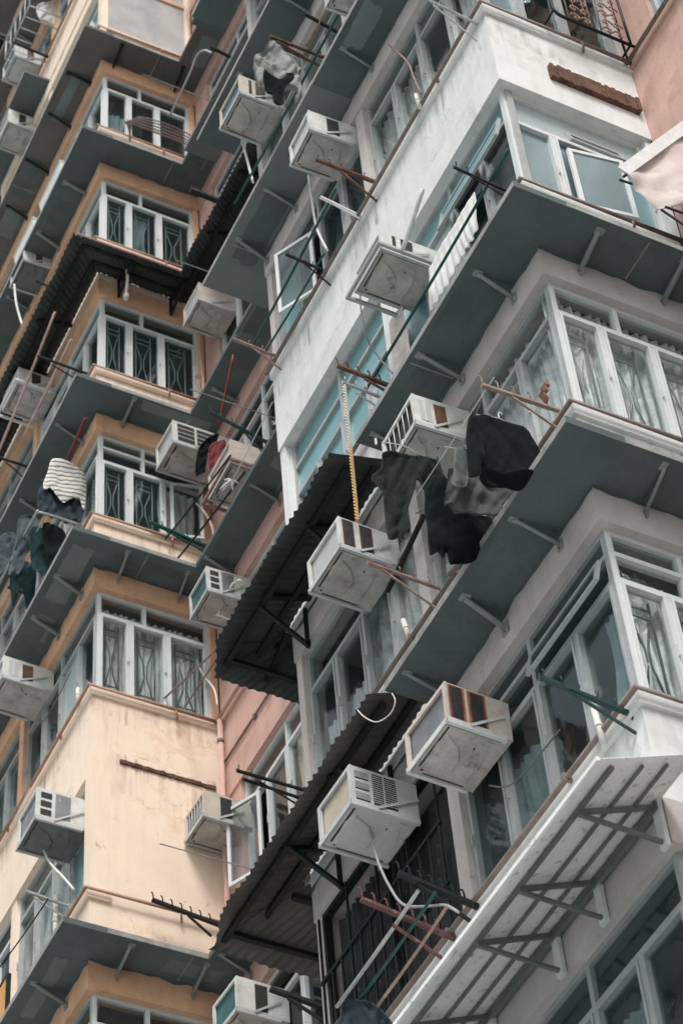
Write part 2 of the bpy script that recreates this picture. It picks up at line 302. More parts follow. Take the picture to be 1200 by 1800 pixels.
# measured positions (metres)
RACKS = {'arm_top': [(6.98, 8.61, 19.47), (6.48, 8.61, 19.56), (6.56, 8.61, 19.49), (6.93, 8.61, 19.14)],
 'black_low': [(8.49, 15.52, 14.14), (7.95, 15.52, 14.2), (8.12, 15.52, 14.15), (8.45, 15.52, 13.98)],
 'black_m': [(8.49, 16.03, 31.86), (8.11, 16.03, 31.94)],
 'cloth_black': [(8.49, 16.03, 27.83), (7.71, 16.03, 27.88)],
 'dark_k1': [(6.96, 8.64, 16.76), (6.48, 8.64, 16.82), (6.63, 8.64, 16.78), (6.92, 8.64, 16.66)],
 'dark_rust': [(6.96, 10.76, 16.77), (6.48, 10.76, 16.8), (6.73, 10.76, 16.75), (6.94, 10.76, 16.66)],
 'dark_top': [(6.98, 10.89, 23.09), (6.64, 10.89, 23.2)],
 'double_ring': [(8.49, 15.66, 16.96), (7.79, 15.66, 16.96), (8.01, 15.66, 16.91), (8.39, 15.66, 16.74)],
 'double_rust': [(6.98, 11.23, 23.12), (6.38, 11.23, 23.11), (6.46, 11.23, 23.06), (6.91, 11.23, 22.91)],
 'green_l': [(8.47, 17.41, 22.44), (7.66, 17.41, 22.58), (7.83, 17.41, 22.54), (8.39, 17.41, 22.34)],
 'green_m': [(8.49, 15.96, 22.84), (7.82, 15.96, 23.05), (8.19, 15.96, 22.96), (8.48, 15.96, 22.57)],
 'grey_clamp': [(6.96, 10.9, 16.77), (6.6, 10.9, 16.8), (6.71, 10.9, 16.72), (6.9, 10.9, 16.61)],
 'l_black': [(6.98, 17.72, 25.52), (6.29, 17.72, 25.54), (6.48, 17.72, 25.46), (6.79, 17.72, 25.33)],
 'l_dark': [(6.98, 18.08, 16.94), (6.55, 18.08, 16.99), (6.64, 18.08, 16.94), (7.04, 18.08, 16.73)],
 'l_low': [(6.98, 19.87, 26.1), (6.55, 19.87, 26.1), (6.68, 19.87, 26.05), (6.93, 19.87, 25.83)],
 'l_top': [(6.98, 19.79, 36.91), (6.34, 19.79, 36.95)],
 'ring_green': [(6.98, 8.6, 10.79), (6.37, 8.6, 10.87), (6.57, 8.6, 10.83), (6.98, 8.6, 10.63)],
 'rust_tri': [(6.99, 10.61, 19.79), (6.4, 10.61, 19.79), (6.66, 10.61, 19.74), (7.02, 10.61, 19.42)],
 'rusty_pink': [(6.98, 10.47, 13.89), (6.38, 10.47, 13.92), (6.49, 10.47, 13.9), (6.96, 10.47, 13.61)],
 'spike_black': [(8.37, 17.3, 16.47), (7.6, 17.3, 16.58), (7.99, 17.3, 16.5), (8.21, 17.3, 16.31)],
 'spike_green': [(6.98, 10.56, 10.81), (6.4, 10.56, 10.92), (6.54, 10.56, 10.87), (6.9, 10.56, 10.66)],
 'spike_red': [(6.98, 10.89, 10.8), (6.29, 10.89, 10.93), (6.51, 10.89, 10.78), (6.86, 10.89, 10.59)],
 'timber': [(6.98, 8.61, 13.86), (6.34, 8.61, 13.83), (6.58, 8.61, 13.82), (6.93, 8.61, 13.61)],
 'white_arm': [(6.98, 10.87, 19.53), (6.56, 10.87, 19.62), (6.63, 10.87, 19.6), (7.0, 10.87, 19.48)]}
POLES = {'angle_bar': [(6.95, 10.49, 14.76), (6.95, 11.16, 14.56)],
 'brown_m': [(7.9, 15.73, 19.12), (7.9, 17.6, 19.85)],
 'brown_m2': [(8.0, 16.37, 19.4), (8.0, 17.27, 19.45)],
 'dark_m': [(8.0, 15.52, 21.53), (8.0, 17.4, 22.02)],
 'dark_m2': [(7.9, 15.65, 21.93), (7.9, 17.65, 22.5)],
 'green_k0': [(6.72, 10.84, 19.82), (6.72, 12.75, 19.68)],
 'green_k0b': [(6.85, 11.39, 19.56), (6.85, 12.72, 19.64)],
 'green_k1': [(6.85, 8.38, 16.95), (6.85, 10.98, 16.89)],
 'green_low': [(6.62, 10.49, 10.77), (6.62, 11.6, 10.73)],
 'green_up': [(6.75, 10.23, 22.53), (6.75, 12.96, 22.59)],
 'grey_low': [(6.55, 10.58, 10.84), (6.55, 11.81, 10.8)],
 'orange_up': [(6.8, 10.57, 23.15), (6.8, 11.21, 23.18)],
 'pink_l': [(6.55, 17.84, 26.8), (6.55, 19.86, 26.13)],
 'pink_l2': [(6.75, 17.75, 26.18), (6.75, 19.44, 26.1)],
 'red_l': [(6.7, 17.07, 23.69), (6.7, 17.63, 23.56)],
 'red_m': [(8.15, 15.93, 24.32), (8.15, 16.43, 23.51)],
 'wall_strip': [(6.9, 9.67, 13.62), (6.9, 10.19, 13.72)],
 'wire_l1': [(6.6, 18.89, 16.65), (6.6, 17.56, 16.48)],
 'wood_low': [(6.7, 10.48, 10.68), (6.7, 11.52, 10.63)]}
LINES = {'bent_pipe': [(7.9, 17.0, 31.42), (7.9, 16.28, 31.5), (7.9, 16.08, 31.6), (7.9, 15.83, 31.37), (7.9, 15.59, 30.91)],
 'cord_w': [(7.3, 17.23, 27.44), (7.3, 17.19, 27.13), (7.3, 17.25, 26.82)],
 'hose_a': [(6.75, 10.69, 17.92), (6.75, 10.71, 17.65), (6.75, 10.67, 17.22), (6.75, 10.51, 16.73), (6.75, 10.35, 16.33)],
 'hose_awn': [(6.42, 10.92, 12.81), (6.42, 10.82, 12.63), (6.42, 10.66, 12.43), (6.42, 10.47, 12.33), (6.42, 10.38, 12.37), (6.42, 10.41, 12.48)],
 'hose_d': [(6.7, 11.45, 12.4), (6.7, 11.39, 12.14), (6.7, 11.31, 11.75), (6.7, 11.19, 11.42), (6.7, 11.04, 11.14), (6.7, 10.78, 10.91), (6.7, 10.53, 10.72),
            (6.7, 10.37, 10.53)],
 'hose_g': [(6.85, 11.53, 21.14), (6.85, 11.51, 20.67), (6.85, 11.48, 20.13), (6.85, 11.33, 19.53)],
 'hose_j': [(8.3, 17.43, 23.24), (8.3, 17.17, 22.74), (8.3, 17.01, 22.3), (8.3, 17.02, 22.06)],
 'hose_k': [(8.35, 17.87, 21.5), (8.35, 17.84, 21.14), (8.35, 17.54, 20.39), (8.35, 17.25, 19.85), (8.35, 17.18, 19.52)],
 'hose_o': [(6.75, 18.34, 18.3), (6.75, 18.26, 17.97), (6.75, 17.99, 17.4), (6.75, 17.57, 16.83), (6.75, 17.25, 16.39)],
 'hose_pk': [(8.4, 17.39, 26.71), (8.4, 17.36, 26.29), (8.4, 17.32, 25.75), (8.4, 17.32, 25.44)],
 'hose_r': [(6.6, 19.72, 29.95), (6.6, 19.57, 29.25), (6.6, 19.28, 28.39)],
 'hose_top': [(6.9, 9.86, 21.07), (6.9, 9.61, 20.35), (6.9, 9.55, 19.97), (6.9, 9.48, 19.56)],
 'rope': [(6.5, 10.72, 16.48), (6.5, 10.75, 14.76)],
 'strut_a': [(6.7, 9.42, 17.76), (6.7, 9.86, 17.44)],
 'strut_f': [(6.85, 12.89, 23.87), (6.85, 12.7, 22.7)],
 'wire_l': [(6.8, 18.76, 19.12), (6.8, 19.31, 19.06)]}
GARMENTS = {'black_shirt': [(8.04, 16.75, 23.43), (8.18, 16.75, 23.69), (8.31, 16.75, 23.81), (8.25, 16.75, 23.54), (8.14, 16.75, 23.26), (8.1, 16.75, 22.97), (7.99, 16.75, 22.9),
                 (7.99, 16.75, 23.13)],
 'cardigan': [(6.62, 17.95, 23.87), (6.82, 17.95, 23.94), (6.92, 17.95, 23.9), (7.04, 17.95, 23.82), (7.08, 17.95, 23.63), (7.07, 17.95, 23.18), (7.04, 17.95, 23.14),
              (6.99, 17.95, 23.31), (6.86, 17.95, 23.22), (6.79, 17.95, 23.13), (6.68, 17.95, 23.24), (6.6, 17.95, 23.32), (6.54, 17.95, 23.23), (6.52, 17.95, 23.36),
              (6.57, 17.95, 23.6)],
 'dark_trousers': [(6.57, 18.01, 23.45), (6.72, 18.01, 23.46), (6.9, 18.01, 23.37), (7.08, 18.01, 23.31), (7.06, 18.01, 23.08), (7.02, 18.01, 22.91),
                   (6.84, 18.01, 22.85), (6.62, 18.01, 22.9), (6.55, 18.01, 22.87), (6.48, 18.01, 22.94), (6.49, 18.01, 23.3)],
 'grey_shirt': [(6.34, 9.05, 13.62), (6.39, 9.05, 13.64), (6.44, 9.05, 13.65), (6.45, 9.05, 13.52), (6.5, 9.05, 13.4), (6.57, 9.05, 13.36), (6.65, 9.05, 13.36),
                (6.77, 9.05, 13.38), (6.75, 9.05, 13.3), (6.66, 9.05, 13.16), (6.64, 9.05, 13.02), (6.56, 9.05, 12.98), (6.46, 9.05, 12.97), (6.36, 9.05, 12.96),
                (6.27, 9.05, 12.92), (6.25, 9.05, 13.0), (6.18, 9.05, 12.93), (6.19, 9.05, 13.04), (6.23, 9.05, 13.2), (6.26, 9.05, 13.37), (6.3, 9.05, 13.39)],
 'grey_sleeve': [(6.28, 8.97, 13.5), (6.37, 8.97, 13.52), (6.36, 8.97, 13.29), (6.32, 8.97, 13.1), (6.26, 8.97, 13.07), (6.21, 8.97, 13.09), (6.24, 8.97, 13.23)],
 'jacket': [(6.38, 11.25, 23.05), (6.44, 11.25, 23.08), (6.48, 11.25, 23.05), (6.52, 11.25, 23.08), (6.57, 11.25, 23.0), (6.65, 11.25, 22.94), (6.74, 11.25, 22.74),
            (6.71, 11.25, 22.68), (6.7, 11.25, 22.5), (6.71, 11.25, 22.36), (6.7, 11.25, 22.18), (6.64, 11.25, 21.98), (6.62, 11.25, 22.07), (6.66, 11.25, 22.26),
            (6.58, 11.25, 22.29), (6.54, 11.25, 22.24), (6.45, 11.25, 22.17), (6.37, 11.25, 22.12), (6.32, 11.25, 22.03), (6.29, 11.25, 22.04), (6.24, 11.25, 22.02),
            (6.21, 11.25, 22.03), (6.21, 11.25, 22.15), (6.19, 11.25, 22.31), (6.18, 11.25, 22.47), (6.19, 11.25, 22.6), (6.23, 11.25, 22.68), (6.31, 11.25, 22.8),
            (6.35, 11.25, 22.95)],
 'jacket_dark': [(6.23, 11.14, 22.16), (6.28, 11.14, 22.12), (6.33, 11.14, 22.1), (6.39, 11.14, 22.08), (6.45, 11.14, 22.16), (6.5, 11.14, 22.3), (6.58, 11.14, 22.36),
                 (6.57, 11.14, 22.23), (6.5, 11.14, 22.07), (6.45, 11.14, 21.95), (6.43, 11.14, 21.66), (6.38, 11.14, 21.61), (6.31, 11.14, 21.62), (6.31, 11.14, 21.79),
                 (6.26, 11.14, 21.79), (6.22, 11.14, 21.9), (6.21, 11.14, 22.04)],
 'jeans': [(6.37, 18.3, 23.06), (6.55, 18.3, 23.17), (6.62, 18.3, 22.99), (6.58, 18.3, 22.65), (6.48, 18.3, 22.4), (6.43, 18.3, 22.13), (6.35, 18.3, 21.97),
           (6.26, 18.3, 21.95), (6.29, 18.3, 22.21), (6.33, 18.3, 22.59)],
 'jeans2': [(6.33, 18.9, 23.3), (6.44, 18.9, 23.45), (6.54, 18.9, 23.44), (6.51, 18.9, 23.0), (6.43, 18.9, 22.76), (6.33, 18.9, 22.61), (6.29, 18.9, 23.01)],
 'long_black': [(6.21, 9.3, 13.38), (6.3, 9.3, 13.59), (6.41, 9.3, 13.6), (6.43, 9.3, 13.36), (6.48, 9.3, 13.31), (6.64, 9.3, 13.33), (6.73, 9.3, 13.33),
                (6.72, 9.3, 13.18), (6.59, 9.3, 12.93), (6.52, 9.3, 12.76), (6.41, 9.3, 12.7), (6.32, 9.3, 12.65), (6.31, 9.3, 12.77), (6.27, 9.3, 12.68),
                (6.24, 9.3, 12.74), (6.19, 9.3, 12.68), (6.16, 9.3, 12.68), (6.17, 9.3, 12.96), (6.19, 9.3, 13.25)],
 'pants': [(6.16, 9.72, 14.27), (6.25, 9.72, 14.34), (6.34, 9.72, 14.36), (6.42, 9.72, 14.37), (6.52, 9.72, 14.42), (6.62, 9.72, 14.44), (6.66, 9.72, 14.43),
           (6.67, 9.72, 14.3), (6.69, 9.72, 14.21), (6.66, 9.72, 14.01), (6.65, 9.72, 13.91), (6.59, 9.72, 13.87), (6.5, 9.72, 13.86), (6.48, 9.72, 13.94),
           (6.48, 9.72, 14.04), (6.43, 9.72, 14.11), (6.41, 9.72, 14.0), (6.36, 9.72, 13.83), (6.31, 9.72, 13.66), (6.25, 9.72, 13.47), (6.17, 9.72, 13.27),
           (6.11, 9.72, 13.25), (6.1, 9.72, 13.35), (6.11, 9.72, 13.57), (6.12, 9.72, 13.79), (6.08, 9.72, 13.86), (6.04, 9.72, 13.9), (6.05, 9.72, 13.96),
           (6.13, 9.72, 14.08), (6.15, 9.72, 14.18)],
 'red_shirt': [(8.13, 16.6, 23.36), (8.29, 16.6, 23.52), (8.33, 16.6, 23.4), (8.25, 16.6, 23.2), (8.18, 16.6, 23.0), (8.09, 16.6, 22.85), (8.07, 16.6, 23.05)],
 'sweat_hem': [(6.14, 8.52, 12.69), (6.23, 8.52, 12.73), (6.32, 8.52, 12.75), (6.44, 8.52, 12.83), (6.55, 8.52, 12.89), (6.57, 8.52, 12.87), (6.45, 8.52, 12.63),
               (6.35, 8.52, 12.6), (6.21, 8.52, 12.58), (6.16, 8.52, 12.62)],
 'sweat_sleeve': [(6.14, 8.55, 13.29), (6.19, 8.55, 13.29), (6.22, 8.55, 13.09), (6.22, 8.55, 12.92), (6.18, 8.55, 12.81), (6.16, 8.55, 12.68), (6.11, 8.55, 12.62),
                  (6.06, 8.55, 12.62), (6.06, 8.55, 12.7), (6.08, 8.55, 12.88), (6.1, 8.55, 13.07)],
 'sweatshirt': [(6.21, 8.63, 13.42), (6.27, 8.63, 13.47), (6.33, 8.63, 13.51), (6.4, 8.63, 13.51), (6.48, 8.63, 13.5), (6.56, 8.63, 13.52), (6.65, 8.63, 13.53),
                (6.69, 8.63, 13.48), (6.73, 8.63, 13.37), (6.76, 8.63, 13.24), (6.67, 8.63, 13.07), (6.65, 8.63, 13.03), (6.53, 8.63, 12.78), (6.43, 8.63, 12.76),
                (6.29, 8.63, 12.74), (6.23, 8.63, 12.78), (6.21, 8.63, 12.85), (6.21, 8.63, 13.01), (6.21, 8.63, 13.27)],
 'umbrella': [(6.5, 11.6, 10.69), (6.65, 11.6, 10.74), (6.76, 11.6, 10.71), (6.86, 11.6, 10.61), (6.89, 11.6, 10.54), (6.41, 11.6, 10.41), (6.46, 11.6, 10.55)],
 'white_cloth': [(6.71, 19.7, 38.35), (6.95, 19.7, 38.69), (7.24, 19.7, 39.01), (7.33, 19.7, 38.37), (7.2, 19.7, 37.88), (7.02, 19.7, 37.94), (6.89, 19.7, 37.94),
                 (6.74, 19.7, 37.97)]}
ACS = {'a': ('R', 9.94, 17.51),
 'b': ('R', 11.14, 14.91),
 'c': ('R', 9.96, 11.84),
 'd': ('R', 11.19, 12.14),
 'e': ('R', 9.86, 15.04),
 'f': ('R', 12.29, 23.75),
 'g': ('R', 10.89, 20.9),
 'h': ('M', 16.64, 26.39),
 'i': ('M', 16.9, 23.6),
 'j': ('M', 15.96, 22.27),
 'k': ('M', 16.7, 20.84),
 'l': ('M', 17.01, 17.65),
 'm': ('M', 16.44, 14.7),
 'o': ('R', 17.7, 17.67),
 'p': ('R', 18.92, 20.92),
 'q': ('R', 19.18, 26.92),
 'r': ('R', 19.33, 30.1),
 's': ('R', 20.46, 35.62),
 't': ('R', 20.14, 37.21),
 'u': ('R', 20.36, 33.36)}

# ------------------------------------------------------------------ layout (metres; x and y run along the two faces of the bays, camera at z = 0)
XF, XM = 7.01, 8.52          # front of the projecting bays, main wall behind them
H = 2.9; ZH = 21.2545
def head(k): return ZH - H * k          # window head of storey k (k grows downwards)
def soff(k): return head(k) + .35       # underside of the canopy over storey k
def sill(k): return head(k) - 1.655     # window sill of storey k
GROUND = -1.6
o = MB(); o.quad(((-300, -300, GROUND), (300, -300, GROUND), (300, 300, GROUND), (-300, 300, GROUND)), 'asphalt')
tag(o.build('ground'), 'grey paved courtyard ground below the buildings', None, None, 'structure')

def face_map(face, pl):
    if face == 'A': return lambda u, n, z: (pl - n, u, z)
    return lambda u, n, z: (u, pl - n, z)
def fbox(mb, fm, u0, u1, n0, n1, z0, z1, mt):
    a = fm(u0, n0, z0); b = fm(u1, n1, z1); mb.box(a[0], b[0], a[1], b[1], z0, z1, mt)
def fbar(mb, fm, p, q, w, h, mt): mb.bar(fm(*p), fm(*q), w, h, mt)

def curtain(parent, fm, u0, u1, z0, z1, mt, seed, depth=.16, amp=.022, wl=.085, name='curtain'):
    r = random.Random(seed); ph = r.random() * 6; ph2 = r.random() * 6
    mb = MB(); nu = max(8, int((u1 - u0) / .014))
    def fn(s, t):
        u = u0 + (u1 - u0) * s; z = z0 + (z1 - z0) * t
        w = math.sin(u * 6.283 / wl + ph + .8 * math.sin(u * 9 + ph2)) * amp + .5 * amp * math.sin(u * 6.283 / (wl * 2.7) + ph2 + z * 1.3)
        w += noise.noise(Vector((u * 4, z * 2.5, seed))) * .03
        return fm(u + .012 * math.sin(z * 5 + u * 20), -depth + w * (1.1 - .35 * t), z)
    mb.grid(fn, nu, 8, mt); return mb.build(name, parent)

def window(parent, face, pl, u0, u1, z0, z1, rows, frame='aluminium', gl='glass_dark', inset=.07, curt=None, grille=None, cells=None, sash=True, seed=1, fw=.042, lab=None):
    """rows: list of (top fraction, bottom fraction, [column fractions]); cells: {(row, col): material or 'open'}"""
    fm = face_map(face, pl); mb = MB(); W = u1 - u0; Hh = z1 - z0
    n0, n1 = -inset - .06, -inset
    fbox(mb, fm, u0, u0 + fw, n0, n1, z0, z1, frame); fbox(mb, fm, u1 - fw, u1, n0, n1, z0, z1, frame)
    fbox(mb, fm, u0 + fw, u1 - fw, n0, n1, z1 - fw, z1, frame); fbox(mb, fm, u0 + fw, u1 - fw, n0, n1, z0, z0 + fw, frame)
    pane = MB(); sb = MB(); g = MB(); opens = []
    for ri, (t0, t1, cols) in enumerate(rows):
        zt = z1 - Hh * t0; zb = z1 - Hh * t1
        if ri > 0: fbox(mb, fm, u0 + fw, u1 - fw, n0 - .003, n1 + .004, zt - fw * .5, zt + fw * .5, frame)
        for ci in range(len(cols) - 1):
            a = u0 + W * cols[ci]; b = u0 + W * cols[ci + 1]
            zlo = zb + (fw if ri == len(rows) - 1 else fw * .5); zhi = zt - (fw if ri == 0 else fw * .5)
            if ci > 0: fbox(mb, fm, a - fw * .5, a + fw * .5, n0 + .002, n1 + .002, zlo, zhi, frame)
            aa = a + (fw if ci == 0 else fw * .5); bb = b - (fw if ci == len(cols) - 2 else fw * .5)
            c = (cells or {}).get((ri, ci))
            if c == 'open': opens.append((aa, bb, zlo, zhi)); continue
            if sash and ri == len(rows) - 1:
                q = fw * .55
                fbox(sb, fm, aa + .002, aa + q, n0 + .01, n1 + .012, zlo, zhi, frame); fbox(sb, fm, bb - q, bb - .002, n0 + .01, n1 + .012, zlo, zhi, frame)
                fbox(sb, fm, aa + q, bb - q, n0 + .01, n1 + .012, zhi - q, zhi - .002, frame); fbox(sb, fm, aa + q, bb - q, n0 + .01, n1 + .012, zlo + .002, zlo + q, frame)
                fbox(sb, fm, bb - q * .9, bb - q * .3, n1 + .0125, n1 + .035, (zlo + zhi) / 2 - .05, (zlo + zhi) / 2 + .05, frame)
                aa += q; bb -= q; zlo += q; zhi -= q
            fbox(pane, fm, aa - .004, bb + .004, n0 + .024, n0 + .030, zlo - .004, zhi + .004, c or gl)
            if grille and ri == len(rows) - 1 and c is None:
                d = n0 - .03; w = bb - aa; hh = zhi - zlo; s = .014; gm = grille
                L, Rr = aa + w * .22, bb - w * .22
                for x in (L, Rr): fbox(g, fm, x - s / 2, x + s / 2, d, d + s, zlo, zhi, gm)
                for f in (.08, .16, .84, .92): fbox(g, fm, L + s / 2, Rr - s / 2, d + .001, d + s - .001, zlo + hh * f - s / 2, zlo + hh * f + s / 2, gm)
                mid = (L + Rr) / 2; zc = zlo + hh * .5
                for sg in (-1, 1):
                    xo = mid + sg * (Rr - L) * .42
                    pts = [fm(xo, d - .012, zlo + hh * .83), fm(mid + sg * w * .05, d - .012, zc + hh * .08), fm(mid + sg * w * .05, d - .012, zc - hh * .08), fm(xo, d - .012, zlo + hh * .17)]
                    g.tube(pts, .008, gm, 5)
    wo = mb.build('window', parent)
    if lab: wo['label'] = lab
    if pane.v: pane.build('pane', wo)
    if sb.v: sb.build('sash', wo)
    if g.v: g.build('grille', wo)
    if curt:
        for j, (cm, f0, f1, zf0, zf1) in enumerate(curt):
            curtain(wo, fm, u0 + W * f0, u0 + W * f1, z0 + Hh * zf0, z0 + Hh * zf1, cm, seed * 7 + j, depth=inset + .125)
    return wo, opens

def open_sash(parent, face, pl, hinge_u, w, z0, z1, ang, glm, frame='aluminium_white', inset=.03):
    """side-hung casement leaf swung outwards about its hinge; ang in degrees from the wall plane, sign = direction of the leaf along u"""
    fm = face_map(face, pl); mb = MB(); sg = 1 if w > 0 else -1; w = abs(w); c, s = math.cos(R(ang)) * sg, math.sin(R(ang))
    def P(t, z, o_=0): return Vector(fm(hinge_u + c * t - s * sg * 0 - o_ * s * sg, -inset + s * t + o_ * c * sg, z))
    q = .04; th = .03
    def slab(t0, t1, za, zb, mt, t=th):
        mb.hexa([P(t0, za, -t / 2), P(t1, za, -t / 2), P(t1, za, t / 2), P(t0, za, t / 2), P(t0, zb, -t / 2), P(t1, zb, -t / 2), P(t1, zb, t / 2), P(t0, zb, t / 2)], mt)
    slab(0, q, z0, z1, frame); slab(w - q, w, z0, z1, frame); slab(q, w - q, z0, z0 + q, frame); slab(q, w - q, z1 - q, z1, frame)
    so = mb.build('open_sash', parent); mb = MB(); slab2 = mb
    mb.hexa([P(q, z0 + q, -.003), P(w - q, z0 + q, -.003), P(w - q, z0 + q, .003), P(q, z0 + q, .003), P(q, z1 - q, -.003), P(w - q, z1 - q, -.003), P(w - q, z1 - q, .003), P(q, z1 - q, .003)], glm)
    # parent is the window (a part), so the glass of the leaf joins the leaf's own mesh
    me = so.data; b = bmesh.new(); b.from_mesh(me); n = len(me.materials); me.materials.append(MATS[glm])
    vs_ = [b.verts.new(v) for v in mb.v]
    for f in mb.f: b.faces.new([vs_[i] for i in f]).material_index = n
    b.to_mesh(me); b.free(); return so

def top_sash(parent, face, pl, u0, u1, z1, hgt, ang, glm, frame='aluminium'):
    """top-hung leaf pushed out at its lower edge"""
    fm = face_map(face, pl); c, s = math.cos(R(ang)), math.sin(R(ang)); mb = MB(); q = .035; th = .028
    def P(u, t, o_): return fm(u, -.03 + s * t + o_ * c, z1 - c * t + o_ * s)
    def slab(a, b, t0, t1, mt, t=th): mb.hexa([P(a, t0, -t / 2), P(b, t0, -t / 2), P(b, t1, -t / 2), P(a, t1, -t / 2), P(a, t0, t / 2), P(b, t0, t / 2), P(b, t1, t / 2), P(a, t1, t / 2)], mt)
    slab(u0, u0 + q, 0, hgt, frame); slab(u1 - q, u1, 0, hgt, frame); slab(u0 + q, u1 - q, 0, q, frame); slab(u0 + q, u1 - q, hgt - q, hgt, frame); slab(u0 + q, u1 - q, q, hgt - q, glm, .006)
    return mb.build('open_sash', parent)

def rough_strip(mb, fm, u0, u1, z0, z1, n, mt, seed, amp=.012, jag=.02):
    """plaster face laid proud of a band, with an uneven lower edge"""
    nu = max(2, int((u1 - u0) / .05)); b = len(mb.v)
    for i in range(nu + 1):
        u = u0 + (u1 - u0) * i / nu; j = noise.noise(Vector((u * 6, seed, 0))) * jag
        mb.v.append(fm(u, n, z0 + j)); mb.v.append(fm(u, n, z1))
    for i in range(nu): a = b + 2 * i; mb.face((a, a + 2, a + 3, a + 1), mt)

OV = .43
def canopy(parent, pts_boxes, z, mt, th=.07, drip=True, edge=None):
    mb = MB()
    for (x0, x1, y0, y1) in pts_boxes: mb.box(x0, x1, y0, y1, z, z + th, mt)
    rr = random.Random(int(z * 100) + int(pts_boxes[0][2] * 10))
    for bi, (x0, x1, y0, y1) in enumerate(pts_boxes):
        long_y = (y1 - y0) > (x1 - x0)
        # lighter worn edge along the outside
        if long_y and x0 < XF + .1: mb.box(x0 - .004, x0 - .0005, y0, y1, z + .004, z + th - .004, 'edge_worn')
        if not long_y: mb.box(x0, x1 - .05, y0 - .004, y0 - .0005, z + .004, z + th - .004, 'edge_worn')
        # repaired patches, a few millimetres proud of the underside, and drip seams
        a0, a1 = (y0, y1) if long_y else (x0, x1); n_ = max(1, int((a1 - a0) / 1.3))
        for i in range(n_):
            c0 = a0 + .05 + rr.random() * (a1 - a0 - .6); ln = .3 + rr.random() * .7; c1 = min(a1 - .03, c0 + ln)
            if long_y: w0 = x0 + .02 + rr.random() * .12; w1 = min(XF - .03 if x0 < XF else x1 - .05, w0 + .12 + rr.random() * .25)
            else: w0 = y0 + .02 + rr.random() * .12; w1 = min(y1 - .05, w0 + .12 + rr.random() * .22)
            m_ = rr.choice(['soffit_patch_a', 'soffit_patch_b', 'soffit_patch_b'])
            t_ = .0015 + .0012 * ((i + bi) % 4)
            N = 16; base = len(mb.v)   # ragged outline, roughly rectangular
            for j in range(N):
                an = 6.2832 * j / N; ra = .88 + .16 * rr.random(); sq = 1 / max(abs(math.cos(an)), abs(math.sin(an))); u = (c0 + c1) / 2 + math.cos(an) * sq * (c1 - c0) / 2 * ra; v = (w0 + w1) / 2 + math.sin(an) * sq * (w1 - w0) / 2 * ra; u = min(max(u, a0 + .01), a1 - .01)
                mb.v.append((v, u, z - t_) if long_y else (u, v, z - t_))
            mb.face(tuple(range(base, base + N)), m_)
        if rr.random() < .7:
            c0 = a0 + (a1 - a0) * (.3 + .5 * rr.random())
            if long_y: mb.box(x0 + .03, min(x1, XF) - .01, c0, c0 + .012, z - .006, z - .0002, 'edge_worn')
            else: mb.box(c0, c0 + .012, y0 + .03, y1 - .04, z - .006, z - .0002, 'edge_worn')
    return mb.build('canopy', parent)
def bracket(parent, face, pl, u, z, mt='bracket_paint', out=.36, drop=.14, w=.034):
    fm = face_map(face, pl); mb = MB()
    rr = random.Random(int(u * 100) + int(z * 37)); out += rr.uniform(-.05, .02); drop += rr.uniform(-.03, .04); du = rr.uniform(-.035, .035); w *= rr.choice([.8, 1, 1.25])
    mb.tube([fm(u + du, out, z - .014), fm(u + du * .6, out * .92, z - .018), fm(u, .0, z - drop)], [w * .45, w * .55, w * .55], mt, 8)
    mb.bar(fm(u + du, out - .04, z - .006), fm(u + du, out + .03, z - .006), w * 1.8, .010, mt)
    mb.bar(fm(u, .010, z - drop - .05), fm(u, .010, z - drop + .045), w * 1.9, .014, mt)
    for s_ in (-.035, .03): mb.tube([fm(u, .016, z - drop + s_), fm(u, .024, z - drop + s_)], .007, 'rust', 6)
    b = len(mb.v); mb.v += [fm(u, out * .9, z - .002), fm(u, 0.02, z - drop), fm(u, .02, z - .002)]; mb.face((b, b + 1, b + 2), 'grey_soffit')
    return mb.build('bracket', parent)

ROWS_B = [(0, .215, [0, .42, 1]), (.215, 1, [0, .29, .62, 1])]
ROWS_A = [(0, .215, [0, .5, 1]), (.215, 1, [0, .25, .5, .75, 1])]
ROWS_A3 = [(0, .14, [0, .5, 1]), (.14, .3, [0, .5, 1]), (.3, 1, [0, .25, .5, .75, 1])]
ROWS_B3 = [(0, .14, [0, .42, 1]), (.14, .3, [0, .42, 1]), (.3, 1, [0, .29, .62, 1])]

